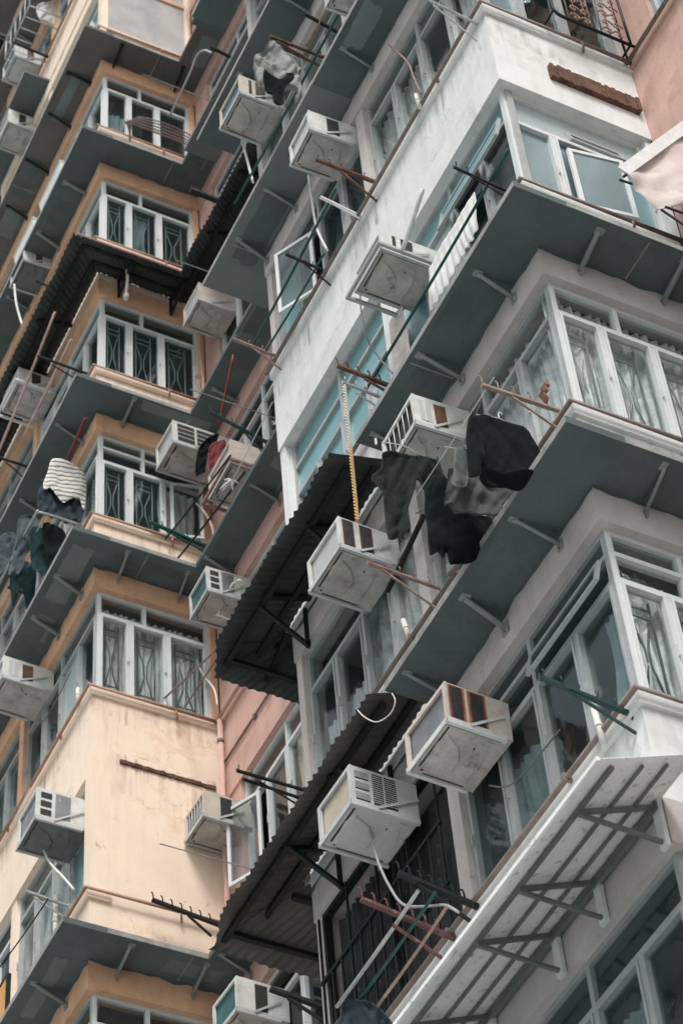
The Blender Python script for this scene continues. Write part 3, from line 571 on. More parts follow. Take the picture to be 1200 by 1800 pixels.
def block(name, label, y0, ymid, y1, gap0, ks, wall, lintel, cfg, far_limit=None):
    """one projecting bay (y0..y1) and the stretch of main wall on its near side (gap0..y0)"""
    root = empty(name, (XM, y0, 0)); tag(root, label, 'building')
    root.location = (0, 0, 0)
    T = .22
    kmin, kmax = ks
    top = soff(kmin) + .5
    # building mass behind the rooms, floor slabs and end walls
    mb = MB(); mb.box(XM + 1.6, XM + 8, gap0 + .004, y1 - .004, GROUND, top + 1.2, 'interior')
    mb.box(XM + T, XM + 1.6, gap0 + .004, gap0 + .10, sill(kmax) - 1, top, 'interior'); mb.box(XF + T, XM + 1.6, y1 - .12, y1 - .02, sill(kmax) - 1, top, 'interior')
    mb.build('building_core', root)
    mb = MB()
    mb.box(XF, XM + 1.6, y0, y1, GROUND, sill(kmax) - .30, wall); mb.box(XM, XM + 1.6, gap0 + .002, y0 - .002, GROUND, sill(kmax) - .30, 'pink_plaster')
    mb.build('lower_wall', root)
    mb = MB(); mb.box(XF, XM + 1.6, y0, y1, soff(kmin), top + 1.2, wall); mb.box(XM, XM + 1.6, gap0 + .002, y0 - .002, soff(kmin), top + 1.2, 'pink_plaster'); mb.build('upper_wall', root)
    for k in range(kmin, kmax + 1):
        c = cfg(k); zs = sill(k); zh = head(k); zc = soff(k)
        W = c.get('wall', wall); L = c.get('lintel', lintel)
        # floor slab over the rooms of this storey: its underside is the ceiling seen through the glass
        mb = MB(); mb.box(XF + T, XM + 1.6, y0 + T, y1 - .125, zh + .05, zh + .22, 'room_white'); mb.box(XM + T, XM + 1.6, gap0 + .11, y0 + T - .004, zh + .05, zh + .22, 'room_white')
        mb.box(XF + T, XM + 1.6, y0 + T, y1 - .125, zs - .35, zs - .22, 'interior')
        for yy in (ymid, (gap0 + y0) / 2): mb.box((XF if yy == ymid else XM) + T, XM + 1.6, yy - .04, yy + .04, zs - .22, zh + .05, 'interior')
        mb.build('floor_slab', root)
        # lintel band (window head up to the canopy)
        solidB = c.get('B_solid', False); solidM = c.get('M_solid', False)
        mb = MB()
        mb.box(XF, XF + T, y0, y1, zh, zc, L)
        if not solidB: mb.box(XF + T, XM, y0, y0 + T, zh, zc, L)
        if c.get('canopies'):
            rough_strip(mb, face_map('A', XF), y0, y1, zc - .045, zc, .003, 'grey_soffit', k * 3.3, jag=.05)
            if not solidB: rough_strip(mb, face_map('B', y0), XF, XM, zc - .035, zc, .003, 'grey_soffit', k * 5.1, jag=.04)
        mb.build('lintel', root)
        if not solidM:
            mb = MB(); mb.box(XM, XM + T, gap0, y0, zh, zc, c.get('Mlintel', 'pink_plaster')); mb.build('lintel', root)
        # parapet band: from this storey's sill down to the canopy of the storey below
        zb = soff(k + 1) if k < kmax else zs - .9 + .0
        zb = soff(k + 1)
        if k == kmax: zb = sill(kmax) - .30
        mb = MB(); lip = .03
        mb.box(XF, XF + T, y0, y1, zb, zs - .13, W); mb.box(XF - lip, XF + T, y0 - lip, y1, zs - .13, zs, W)
        if not solidB:
            mb.box(XF + T, XM, y0, y0 + T, zb, zs - .13, W); mb.box(XF + T, XM, y0 - lip, y0 + T, zs - .13, zs, W)
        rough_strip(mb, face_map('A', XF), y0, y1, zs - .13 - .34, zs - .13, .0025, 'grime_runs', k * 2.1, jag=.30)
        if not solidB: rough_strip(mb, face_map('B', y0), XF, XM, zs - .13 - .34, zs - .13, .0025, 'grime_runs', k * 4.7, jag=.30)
        mb.build('parapet', root)
        if solidB:
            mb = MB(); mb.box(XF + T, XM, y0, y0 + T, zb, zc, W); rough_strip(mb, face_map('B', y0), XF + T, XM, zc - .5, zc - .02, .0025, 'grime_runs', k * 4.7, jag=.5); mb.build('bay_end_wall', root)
            mb = MB(); mb.box(XF, XF + T, y0, y0 + .16, zs, zh, W); mb.build('corner_post', root)
        mb = MB(); mb.box(XM, XM + T, gap0, y0, zb, zs - .1, 'pink_plaster'); mb.box(XM - lip, XM + T, gap0, y0, zs - .1, zs, 'pink_plaster'); mb.build('parapet', root)
        if solidM:
            mb = MB(); mb.box(XM, XM + T, gap0, y0, zs, zc, 'pink_plaster'); mb.build('wall', root)
        # far end wall of the bay
        mb = MB(); mb.box(XF + T, XM + T, y1 - .12, y1, zb, zc, c.get('end', W)); mb.build('bay_end_wall', root)
        # piers between windows
        for ya, yb in ((ymid - .07, ymid + .07), (y1 - .10, y1)):
            mb = MB(); mb.box(XF + .02, XF + T, ya, yb, zs, zh, c.get('pier', L)); mb.build('pier', root)
        if not solidB:
            mb = MB(); mb.box(XM - .06, XM + .018, y0 + .03, y0 + T, zs, zh, L); mb.build('pier', root)
        if not solidM:
            for a, b in ((y0 - .42, y0), ((gap0 + y0 - .42) / 2 - .1, (gap0 + y0 - .42) / 2 + .1), (gap0, gap0 + .15)):
                mb = MB(); mb.box(XM + .02, XM + T, a, b, zs, zh, 'pink_plaster'); mb.build('pier', root)
        # canopies
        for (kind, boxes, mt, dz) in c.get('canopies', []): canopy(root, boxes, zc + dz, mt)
        for (f, u) in c.get('brackets', []):
            bracket(root, f[0], {'A': XF, 'B': y0, 'M': XM}[f[0]] if f[0] != 'M' else XM, u, zc, c.get('bracket_mat', 'bracket_paint')) if f[0] != 'M' else bracket(root, 'A', XM, u, zc, c.get('bracket_mat', 'bracket_paint'))
        # sill pipe round the bay
        if c.get('pipe'):
            mb = MB(); r_ = .022; off = .065; pm = c['pipe']
            mb.tube([(XF - off, min(y1, c.get('pipe_y1', y1)), zs - .05), (XF - off, y0 - off, zs - .05), (XM - .02, y0 - off, zs - .05)], r_, pm, 8)
            for yy in (y0 + .8, y0 + 2.4): mb.box(XF - off - .03, XF, yy - .012, yy + .012, zs - .08, zs - .02, pm)
            mb.tube([(XM - .55, y0 - off, zs - .05), (XM - .55, y0 - off - .02, zs - .12), (XM - .52, y0 - .02, zs - .15)], .012, pm, 6)
            mb.build('sill_pipe', root)
            mb = MB(); mb.tube([(XM - off, y0 - .04, zs - .05), (XM - off, gap0 + .02, zs - .05)], r_, c.get('mpipe', pm), 8); mb.build('sill_pipe', root)
        # windows
        for w in c.get('windows', []):
            w = dict(w); f = w.pop('face'); opn = w.pop('open', None); topn = w.pop('top_open', None)
            pl = {'A': XF, 'B': y0, 'M': XM}[f]; face = 'B' if f == 'B' else 'A'
            u0, u1 = w.pop('u')
            wo, _ = window(root, face, pl, u0, u1, zs, zh, seed=k * 13 + int(u0 * 10), **w)
            for a in (opn or []): open_sash(wo, face, pl, a[0], a[1], zs + a[2], zs + a[3], a[4], a[5])
            for a in (topn or []): top_sash(wo, face, pl, a[0], a[1], zs + a[2], a[3], a[4], a[5])
    return root

# ---- the pale bay in the middle of the picture
RY0, RYM, RY1, RG = 8.49, 10.75, 12.89, 3.9
def AW(u, rows=ROWS_A, **k): return dict(face='A', u=u, rows=rows, **k)
def BW(y0, rows=ROWS_B, **k): return dict(face='B', u=(XF + .075, XM - .06), rows=rows, **k)
def MWs(y0, g0, **k):
    m = (g0 + y0 - .42) / 2
    return [dict(face='M', u=(m + .1, y0 - .42), rows=ROWS_A, **k), dict(face='M', u=(g0 + .15, m - .1), rows=ROWS_A, **k)]
def can_boxes(y0, yend, gap0, a=True, b=True, m=True, mo=.42, oA=OV):
    bx = []
    if a: bx.append((XF - oA, XF + .03, y0 - .41, yend))
    if b: bx.append((XF + .03, XM + .03, y0 - .41, y0 + .03))
    if m: bx.append((XM - mo, XM + .03, gap0, y0 - .41 - .0))
    return bx
def cfgR(k):
    nearA = (RY0 + .075, RYM - .07); farA = (RYM + .07, RY1 - .10)
    c = dict(pipe='brown_pipe', mpipe='brown_pipe')
    silver = [('curtain_silver', .02, .98, .0, .97)]
    if k <= -1:
        c['windows'] = [AW(nearA, gl='glass_dark', curt=[('curtain_grey', .1, .6, 0, .9)]), AW(farA, gl='glass_milky', curt=[('curtain_cream', .3, .95, 0, .9)]), BW(RY0)] + MWs(RY0, RG)
        c['canopies'] = [('c', can_boxes(RY0, RY1 + .57, RG), 'grey_soffit', 0)]; c['brackets'] = [('A', 9.3), ('A', 10.4), ('A', 11.4), ('A', 12.5)]
    elif k == 0:
        c['windows'] = [AW(nearA, gl='glass_clear', curt=[('curtain_grey', .55, .98, .0, .8), ('curtain_grey', .03, .22, 0, .7)], cells={(1, 3): None}),
                        AW(farA, gl='glass_dark', curt=[('curtain_cream', .1, .45, 0, .7)], cells={(1, 2): 'open', (1, 3): 'panel_turquoise'}, open=[(11.9, .46, .15, 1.15, 28, 'glass_milky')], frame='aluminium'),
                        BW(RY0, gl='glass_dark', cells={(1, 0): 'panel_slate'})]
        c['M_solid'] = False; c['windows'] += MWs(RY0, RG, gl='panel_teal')
        c['canopies'] = [('c', [(XF - OV, XF + .03, RY0 - .41, RYM + .06), (XF + .03, XM + .03, RY0 - .41, RY0 + .03)], 'grey_soffit', 0), ('c', [(XF - OV - .004, XF + .03, RYM + .064, RY1 + .57), (XF + .03, XM + .03, RY1 - .0, RY1 + .57)], 'grey_soffit_light', .004)]
        c['brackets'] = [('A', 9.3), ('A', 10.35), ('A', 11.2), ('A', 12.1), ('A', 12.8)]; c['pier'] = 'taupe_plaster'
    elif k == 1:
        c['windows'] = [AW(nearA, gl='panel_teal', inset=.10, cells={(1, 0): 'glass_milky', (0, 0): 'panel_teal', (1, 1): 'glass_dark', (1, 2): 'panel_pale'}, sash=True,
                           top_open=[(RY0 + .15, RY0 + 1.2, 1.25, .30, 12, 'panel_teal')]),
                        AW(farA, gl='panel_teal', inset=.10, rows=[(0, .22, [0, .5, 1]), (.22, .45, [0, .5, 1]), (.45, 1, [0, .25, .5, .75, 1])], cells={(2, 0): 'panel_turquoise', (2, 1): 'panel_turquoise', (2, 2): 'panel_turquoise', (1, 0): 'panel_turquoise', (1, 1): 'panel_turquoise', (0, 1): 'panel_teal'}),
                        BW(RY0, rows=[(0, .27, [0, 1]), (.27, 1, [0, .31, .66, 1])], gl='panel_slate', inset=.10, cells={(0, 0): 'panel_pale', (1, 1): 'panel_slate', (1, 2): 'panel_teal'}, frame='aluminium_white',
                           top_open=[(XF + .58, XF + 1.12, 1.20, .20, 16, 'panel_slate')], open=[(XF + .56, .50, .06, .93, 9, 'panel_slate')])]
        c['lintel'] = 'white_plaster'; c['pier'] = 'white_plaster'; c['M_solid'] = True
    elif k == 2:
        c['windows'] = [AW(nearA, gl='glass_clear', curt=silver), AW(farA, gl='glass_clear', curt=[('curtain_silver', .02, .6, 0, .97), ('curtain_grey', .62, .98, .0, .45)], rows=[(0, .27, [0, .5, 1]), (.27, 1, [0, .25, .5, .75, 1])]),
                        BW(RY0, gl='glass_clear', curt=silver, grille='aluminium', frame='aluminium_white')] + MWs(RY0, RG)
        c['canopies'] = [('c', [(XF - OV, XF + .03, RY0 - .41, RYM + .01), (XF + .03, XM + .03, RY0 - .41, RY0 + .03), (XM - .42, XM + .03, RG, RY0 - .41)], 'grey_soffit', 0)]
        c['brackets'] = [('A', 8.9), ('A', 9.75), ('A', 10.6), ('B', XF + .35), ('B', XF + 1.1)]
    elif k == 3:
        c['windows'] = [AW(nearA, rows=ROWS_A3, gl='glass_tint', curt=[('curtain_grey', .55, .8, .0, .55), ('curtain_grey', .04, .16, 0, .66)], top_open=[(RY0 + .13, RY0 + 1.08, 1.38, .22, 14, 'glass_dark')]),
                        AW(farA, frame='dark_steel', sash=False, rows=[(0, 1, [0, .5, 1])], cells={(0, 0): 'open', (0, 1): 'open'}, inset=.02, curt=[('curtain_dark', .04, .55, 0, .9), ('curtain_dark', .5, .97, 0, .95)]), BW(RY0, rows=ROWS_B3, gl='glass_clear', curt=[('curtain_silver', .02, .97, 0, .8)], grille='grey_steel', frame='aluminium_white')] + MWs(RY0, RG)
        c['canopies'] = [('c', [(XF - OV, XF + .03, RY0 - .41, RYM + .01), (XF + .03, XM + .03, RY0 - .41, RY0 + .03), (XM - .42, XM + .03, RG, RY0 - .41)], 'grey_soffit', 0)]
        c['brackets'] = [('A', 8.95), ('A', 9.75), ('A', 10.55), ('B', XF + .4), ('B', XF + 1.1)]
    elif k >= 4:
        c['windows'] = [AW(nearA, gl='glass_tint', curt=[('curtain_grey', .3, .62, 0, .7)]), AW(farA, gl='glass_dark'), BW(RY0, gl='glass_dark')] + MWs(RY0, RG)
    return c
block('pale_apartment_block', 'white and taupe apartment block whose large corner bay fills the middle and right', RY0, RYM, RY1, RG, (-3, 5), 'white_plaster', 'taupe_plaster', cfgR)

# ---- the cream and orange bay on the left
LY0, LYM, LY1, LG = 17.5, 19.75, 21.95, 12.895
def cfgL(k):
    nearA = (LY0 + .075, LYM - .07); farA = (LYM + .07, LY1 - .10)
    c = dict(pipe='orange_pipe', mpipe='pink_plaster' if k not in (-2, -1) else 'rust_pink')
    fr = 'aluminium_white'; dk = 'glass_dark'
    g = {-4: None, -3: 'white_paint', -2: 'white_paint', -1: 'white_paint', 0: 'white_paint'}.get(k)
    cur = {-4: [('curtain_grey', .05, .3, 0, .5)], -3: [('curtain_grey', .3, .5, 0, .7)], -1: [('curtain_grey', .6, .95, 0, .7)], 0: [('curtain_grey', .02, .97, 0, .92)]}.get(k)
    rk = random.Random(k * 7 + 3); cl = {(1, rk.randrange(4)): rk.choice(['panel_teal', 'panel_slate', 'panel_pale']), (0, rk.randrange(2)): rk.choice(['panel_slate', 'glass_milky'])}
    cw = [AW(nearA, gl='glass_tint', frame=fr if k < 0 else 'aluminium', grille='white_paint' if k == -1 else None, cells=cl if k != -1 else None, curt=[(rk.choice(['curtain_grey', 'curtain_cream', 'curtain_dark']), rk.uniform(.02, .4), rk.uniform(.5, .97), 0, rk.uniform(.6, .95))]), AW(farA, gl='glass_tint', frame='aluminium', cells={(1, rk.randrange(4)): 'panel_teal'}, curt=[(rk.choice(['curtain_grey', 'curtain_cream']), rk.uniform(.02, .3), rk.uniform(.4, .97), 0, .9)])]
    bw = BW(LY0, gl='glass_clear' if k == 0 else 'glass_tint', frame=fr, grille=g if k != 0 else 'grey_steel', curt=cur, rows=ROWS_B3 if k == -1 else ROWS_B, **(dict(open=[(8.0, .40, .10, 1.10, 15, 'glass_clear')], cells={(2, 2): 'open'}) if k == -1 else {}))
    rowsM = MWs(LY0, LG, gl=dk, frame=fr)
    A_ = [(XF - OV, XF + .03, LY0 - .41, LY1 + .4)]; B_ = [(XF + .03, XM + .03, LY0 - .41, LY0 + .03)]
    M_ = [(XM - .42, XM + .03, LG - .0, LY0 - .41)]
    if k <= -6:
        c['windows'] = cw + [bw] + rowsM; c['canopies'] = [('c', A_, 'brown_soffit', 0)]
        c['canopies'] += [('c', B_ + M_, 'grey_soffit', 0)]; c['brackets'] = [('A', 18.5), ('A', 19.6), ('A', 20.7)]
        c['B_solid'] = k == -6
    elif k == -5:
        c['windows'] = cw + rowsM; c['B_solid'] = True; c['wall'] = 'cream_plaster'; c['lintel'] = 'cream_plaster'
        c['canopies'] = [('c', [(XF - OV, XF + .03, LYM + .02, LY1 + .4)], 'grey_soffit', 0), ('c', M_, 'grey_soffit', 0)]; c['brackets'] = [('A', 20.6)]
    elif k == -4:
        c['windows'] = cw + [bw] + rowsM; c['canopies'] = [('c', A_ + B_, 'brown_soffit', 0), ('c', [(XM - .52, XM + .03, LG, 16.4)], 'grey_soffit', -.05), ('c', [(XM - .42, XM + .03, 16.404, LY0 - .41)], 'brown_soffit', 0)]
        c['brackets'] = [('A', 17.9), ('A', 18.7), ('A', 19.6), ('A', 20.5), ('B', 7.2), ('B', 8.2)]; c['bracket_mat'] = 'dark_steel'
    elif k == -3:
        c['windows'] = cw + [bw] + rowsM; c['canopies'] = [('c', A_ + B_, 'grey_soffit', 0), ('c', [(XM - .50, XM + .03, LG, 16.84)], 'grey_soffit_light', -.05), ('c', [(XM - .42, XM + .03, 16.844, LY0 - .41)], 'grey_soffit', 0)]
        c['brackets'] = [('A', 18.0), ('A', 19.0), ('A', 20.2), ('M', 15.2)]
    elif k == -2:
        c['windows'] = cw + [bw] + rowsM
    elif k == -1:
        c['windows'] = cw + [bw] + rowsM; c['canopies'] = [('c', A_ + B_, 'grey_soffit', 0), ('c', M_, 'grey_soffit', 0)]
        c['brackets'] = [('A', 17.9), ('A', 19.2), ('B', 7.35), ('B', 8.1), ('M', 16.6), ('M', 15.0)]
    elif k == 0:
        c['windows'] = cw + [bw] + rowsM; c['canopies'] = [('c', A_ + B_, 'grey_soffit', 0), ('c', M_, 'grey_soffit', 0)]
        c['brackets'] = [('A', 17.85), ('A', 18.55), ('B', 7.3), ('B', 8.05), ('M', 15.7), ('M', 16.9), ('M', 14.6)]
    elif k == 1:
        c['B_solid'] = True; c['lintel'] = 'cream_plaster'; c['pier'] = 'cream_plaster'
        c['windows'] = [AW((LY0 + .16, LYM - .07), gl='glass_clear', frame='aluminium', cells={(1, 0): 'panel_teal'}, curt=[('curtain_grey', .3, .9, 0, .9)]), AW(farA, gl=dk, frame=fr)] + MWs(LY0, LG, gl='glass_clear', frame=fr, curt=[('curtain_cream', .1, .5, 0, .9)])
        c['windows'][2]['cells'] = {(1, 3): 'open'}; c['windows'][2]['open'] = [(16.67, .45, .10, 1.16, 26, 'glass_clear')]
    elif k == 2:
        c['windows'] = cw + [dict(bw, curt=[('curtain_cream', .02, .97, 0, .85)], gl='glass_clear')] + rowsM; c['canopies'] = [('c', A_ + B_, 'grey_soffit', 0), ('c', M_, 'grey_soffit', 0)]
        c['brackets'] = [('A', 18.05), ('B', 7.3), ('B', 8.1), ('M', 17.0)]
    else:
        c['windows'] = cw + [bw] + rowsM
    return c
Lroot = block('cream_apartment_block', 'cream and orange apartment block on the left with a salmon pink recess wall', LY0, LYM, LY1, LG, (-9, 4), 'cream_plaster', 'orange_plaster', cfgL)
# boarded opening on the end of the top-left bay
mb = MB(); zs, zh = sill(-5) - .02, head(-5) + 1.15
z0b, z1b = sill(-5), head(-5) + .05
fm = face_map('B', LY0)
fbox(mb, fm, XF + .10, XM - .12, .001, .02, z0b + .02, z1b + 1.0, 'grey_board')
for a in ((XF + .06, XM - .06, z0b - .05, z0b + .02), (XM - .12, XM - .06, z0b + .02, z1b + 1.0)): fbox(mb, fm, a[0], a[1], .001, .06, a[2], a[3], 'cream_plaster')
fbox(mb, fm, XF + .10, XM - .12, .02, .05, z1b - .12, z1b - .02, 'orange_plaster')
bo = mb.build('boarded_window', Lroot)

# ---- a further block seen past the top left corner
def cfgF(k):
    c = dict(windows=[AW((26.6, 28.7)), AW((28.85, 31)), dict(face='B', u=(XF + .075, XM - .06), rows=ROWS_B)] + MWs(26.55, 21.955))
    c['canopies'] = [('c', can_boxes(26.55, 31.2, 21.955), 'brown_soffit', 0)]
    return c
block('distant_apartment_block', 'distant block glimpsed in the top left corner beyond the cream block', 26.55, 28.8, 31.1, 21.955, (-12, -6), 'taupe_plaster', 'pink_plaster', cfgF)

# ------------------------------------------------------------------ corrugated awnings
def sheet(mb, P00, P10, P11, P01, waves, mt, amp=.009, sag=0.0, frill=.012, seed=0):
    """ridges run from edge 0 (wall) to edge 1 (outer); u along the edge, v outwards"""
    P00, P10, P11, P01 = map(Vector, (P00, P10, P11, P01))
    nrm = (P10 - P00).cross(P01 - P00).normalized()
    if nrm.z < 0: nrm = -nrm
    nu = waves * 8; outd = (P01 - P00).normalized()
    def fn(u, v):
        p = (P00 * (1 - u) + P10 * u) * (1 - v) + (P01 * (1 - u) + P11 * u) * v
        w = math.sin(u * waves * 6.28318)
        n_ = noise.noise(Vector((u * 7, v * 2, seed))) * .022; w *= .75 + .5 * noise.noise(Vector((u * 9, v, seed + 2)))
        p = p + nrm * (amp * w + n_ - sag * math.sin(math.pi * v))
        if v > .99: p = p + outd * (frill * (.7 + noise.noise(Vector((u * waves * .5, 8, seed)))) * math.sin(u * waves * 6.28318 + 1) + .035 * noise.noise(Vector((u * waves * .22, 3, seed))))
        return p
    mb.grid(fn, nu, 6, mt)
def awning(label, panels, bars, brk, mt, barmt='dark_steel', edge=None):
    root = empty('metal_awning', panels[0][0]); off = Vector(root.location)
    tag(root, label, 'awning')
    mb = MB()
    for i, (a, b, c, d, w) in enumerate(panels): sheet(mb, *(Vector(p) - off for p in (a, b, c, d)), w, mt, seed=i * 3.1 + len(label))
    mb.build('sheet', root, .003)
    for p, q in bars:
        mb = MB(); mb.bar(Vector(p) - off, Vector(q) - off, .045, .045, barmt); mb.build('bar', root)
    for br in brk:
        mb = MB()
        for p, q in br: mb.bar(Vector(p) - off, Vector(q) - off, .035, .035, barmt)
        mb.build('bracket', root)
    if edge:
        mb = MB()
        for p, q in edge: mb.bar(Vector(p) - off, Vector(q) - off, .02, .02, 'tin_pink_edge')
        mb.build('edge_trim', root)
    return root
def ybar(x, z, a, b): return ((x, a, z), (x, b, z))
# over storey 2 of the pale bay, far half, wrapping its far corner
zi, zo = soff(2) + .14, soff(2) - .12
awning('upper dark corrugated awning wrapped round the far corner below the teal windows',
       [((7.0, 10.9, zi), (7.0, 13.1, zi), (6.38, 13.1, zo), (6.38, 10.86, zo), 27), ((7.0, 13.1, zi), (7.0, 13.12, zi), (6.55, 13.50, zo), (6.38, 13.1, zo), 4), ((7.0, 13.0, zi), (8.45, 13.0, zi), (8.2, 13.55, zo), (6.55, 13.5, zo), 20)],
       [ybar(6.84, zi - .12, 10.95, 13.3), ybar(6.58, zo + .02, 10.95, 13.35), ((6.6, 13.28, zo + .02), (8.4, 13.3, zo + .02)), ((6.95, 13.1, zi - .09), (8.4, 13.1, zi - .09)), ((6.55, 11.65, zo + .03), (7.0, 11.65, zi - .06)), ((6.55, 12.5, zo + .03), (7.0, 12.5, zi - .06)), ((7.0, 13.4, zo + .03), (7.0, 12.95, zi - .06))],
       [(((6.56, 11.65, zo), (7.0, 11.65, zo - .30)), ((7.0, 11.65, zo - .32), (7.0, 11.65, zi - .1))), (((6.56, 12.6, zo), (7.0, 12.6, zo - .30)), ((7.0, 12.6, zo - .32), (7.0, 12.6, zi - .1)))], 'tin_dark')
zi, zo = soff(3) + .16, soff(3) - .12
awning('lower dark corrugated awning with brown underside, behind the grey gridded air conditioner',
       [((7.0, 10.76, zi), (7.0, 13.3, zi), (6.42, 13.3, zo), (6.42, 10.74, zo), 32), ((7.0, 13.3, zi), (7.0, 13.32, zi), (6.55, 13.74, zo), (6.42, 13.3, zo), 4), ((7.0, 13.0, zi), (8.45, 13.0, zi), (8.3, 13.72, zo), (6.5, 13.72, zo), 20)],
       [ybar(6.84, zi - .12, 10.8, 13.5), ybar(6.58, zo + .02, 10.8, 13.6), ((6.6, 13.5, zo + .02), (8.4, 13.52, zo + .02)), ((6.95, 13.1, zi - .09), (8.4, 13.1, zi - .09)), ((6.55, 11.65, zo + .03), (7.0, 11.65, zi - .06)), ((6.55, 12.5, zo + .03), (7.0, 12.5, zi - .06))],
       [(((6.56, 12.4, zo), (7.0, 12.4, zo - .26)), ((7.0, 12.4, zo - .28), (7.0, 12.4, zi - .1))), (((6.56, 11.5, zo), (7.0, 11.5, zo - .26)), ((7.0, 11.5, zo - .28), (7.0, 11.5, zi - .1)))], 'tin_brown')
zi, zo = soff(-2) + .12, soff(-2) - .12
awning('large dark corrugated awning round the cream bay, above an orange lintel on the left',
       [((7.0, 17.5, zi), (7.0, 22.0, zi), (6.42, 22.0, zo), (6.42, 16.9, zo), 50), ((8.5, 17.5, zi), (7.0, 17.5, zi), (6.42, 16.9, zo), (7.92, 16.9, zo), 20),
        ((8.5, 12.95, zi), (8.5, 17.5, zi), (7.92, 16.9, zo), (7.92, 12.95, zo), 50)],
       [ybar(6.86, zi - .10, 17.3, 22), ybar(6.62, zo + .04, 17.05, 22), ((6.62, 17.05, zo + .04), (8.05, 17.05, zo + .04)), ((6.86, 17.3, zi - .10), (8.3, 17.3, zi - .10)), ybar(8.12, zo + .04, 13, 17.05), ybar(8.34, zi - .10, 13, 17.3)]
       + [((6.5, y, zo + .03), (7.0, y, zi - .06)) for y in (18.4, 19.3, 20.2, 21.1)] + [((8.0, y, zo + .03), (8.5, y, zi - .06)) for y in (16.2, 15.2, 14.2)] + [((x, 17.0, zo + .03), (x, 17.5, zi - .06)) for x in (7.3, 8.05)],
       [(((x, 17.05, zo), (x, 17.49, zo - .16)), ((x, 17.49, zo - .18), (x, 17.49, zi - .1))) for x in (7.3, 8.05)], 'tin_dark', edge=[((6.45, 16.89, zo - .005), (7.9, 16.89, zo - .005))])

# ------------------------------------------------------------------ white painted sheet awning with steel brackets (bottom right)
ro = empty('sheet_awning', (XF, 8.5, 9.97)); tag(ro, 'white painted sheet metal awning on a grey steel frame, with peeling spots, bottom right', 'awning'); of = Vector(ro.location)
za, zb_ = 10.0, 9.70
def sl(x): return zb_ + (x - 6.3) / (XF - 6.3) * (za - zb_)
mb = MB()
def fn(u, v):
    x = XF - .005 - (XF - 6.30) * v; y = 8.10 + 4.6 * u
    return (x - of.x, y - of.y, sl(x) - of.z + .006 * noise.noise(Vector((x * 5, y * 2, 1))) + (.012 * math.sin(y * 40) * 0))
mb.grid(fn, 60, 10, 'white_sheet'); mb.build('sheet', ro, .004)
mb = MB(); mb.box(6.285 - of.x, 6.305 - of.x, 8.10 - of.y, 12.7 - of.y, sl(6.3) - .018 - of.z, sl(6.3) + .012 - of.z, 'white_sheet'); mb.build('edge_trim', ro)
for x in (6.42, 6.64, 6.82):
    mb = MB(); y1_ = 12.6; mb.bar((x - of.x, 8.15 - of.y, sl(x) - .03 - of.z), (x - of.x, y1_ - of.y, sl(x) - .03 - of.z), .028 if x < 6.5 else .016, .02, 'grey_steel'); mb.build('bar', ro)
mb = MB(); mb.bar((6.97 - of.x, 8.5 - of.y, 9.93 - of.z), (6.97 - of.x, 12.6 - of.y, 9.93 - of.z), .03, .06, 'grey_steel'); mb.build('bar', ro)
for y in (8.53, 9.24, 9.76, 10.6, 11.4, 12.2):
    mb = MB(); mb.bar((6.41 - of.x, y - of.y, sl(6.41) - .045 - of.z), (7.0 - of.x, y - of.y, 9.95 - of.z), .02, .035, 'grey_steel')
    mb.bar((6.41 - of.x, y - of.y, sl(6.41) - .06 - of.z), (7.0 - of.x, y - of.y, 9.66 - of.z), .024, .026, 'grey_steel')
    mb.bar((6.985 - of.x, y - of.y, 9.62 - of.z), (6.985 - of.x, y - of.y, 10.0 - of.z), .07, .03, 'white_paint'); mb.build('bracket', ro)

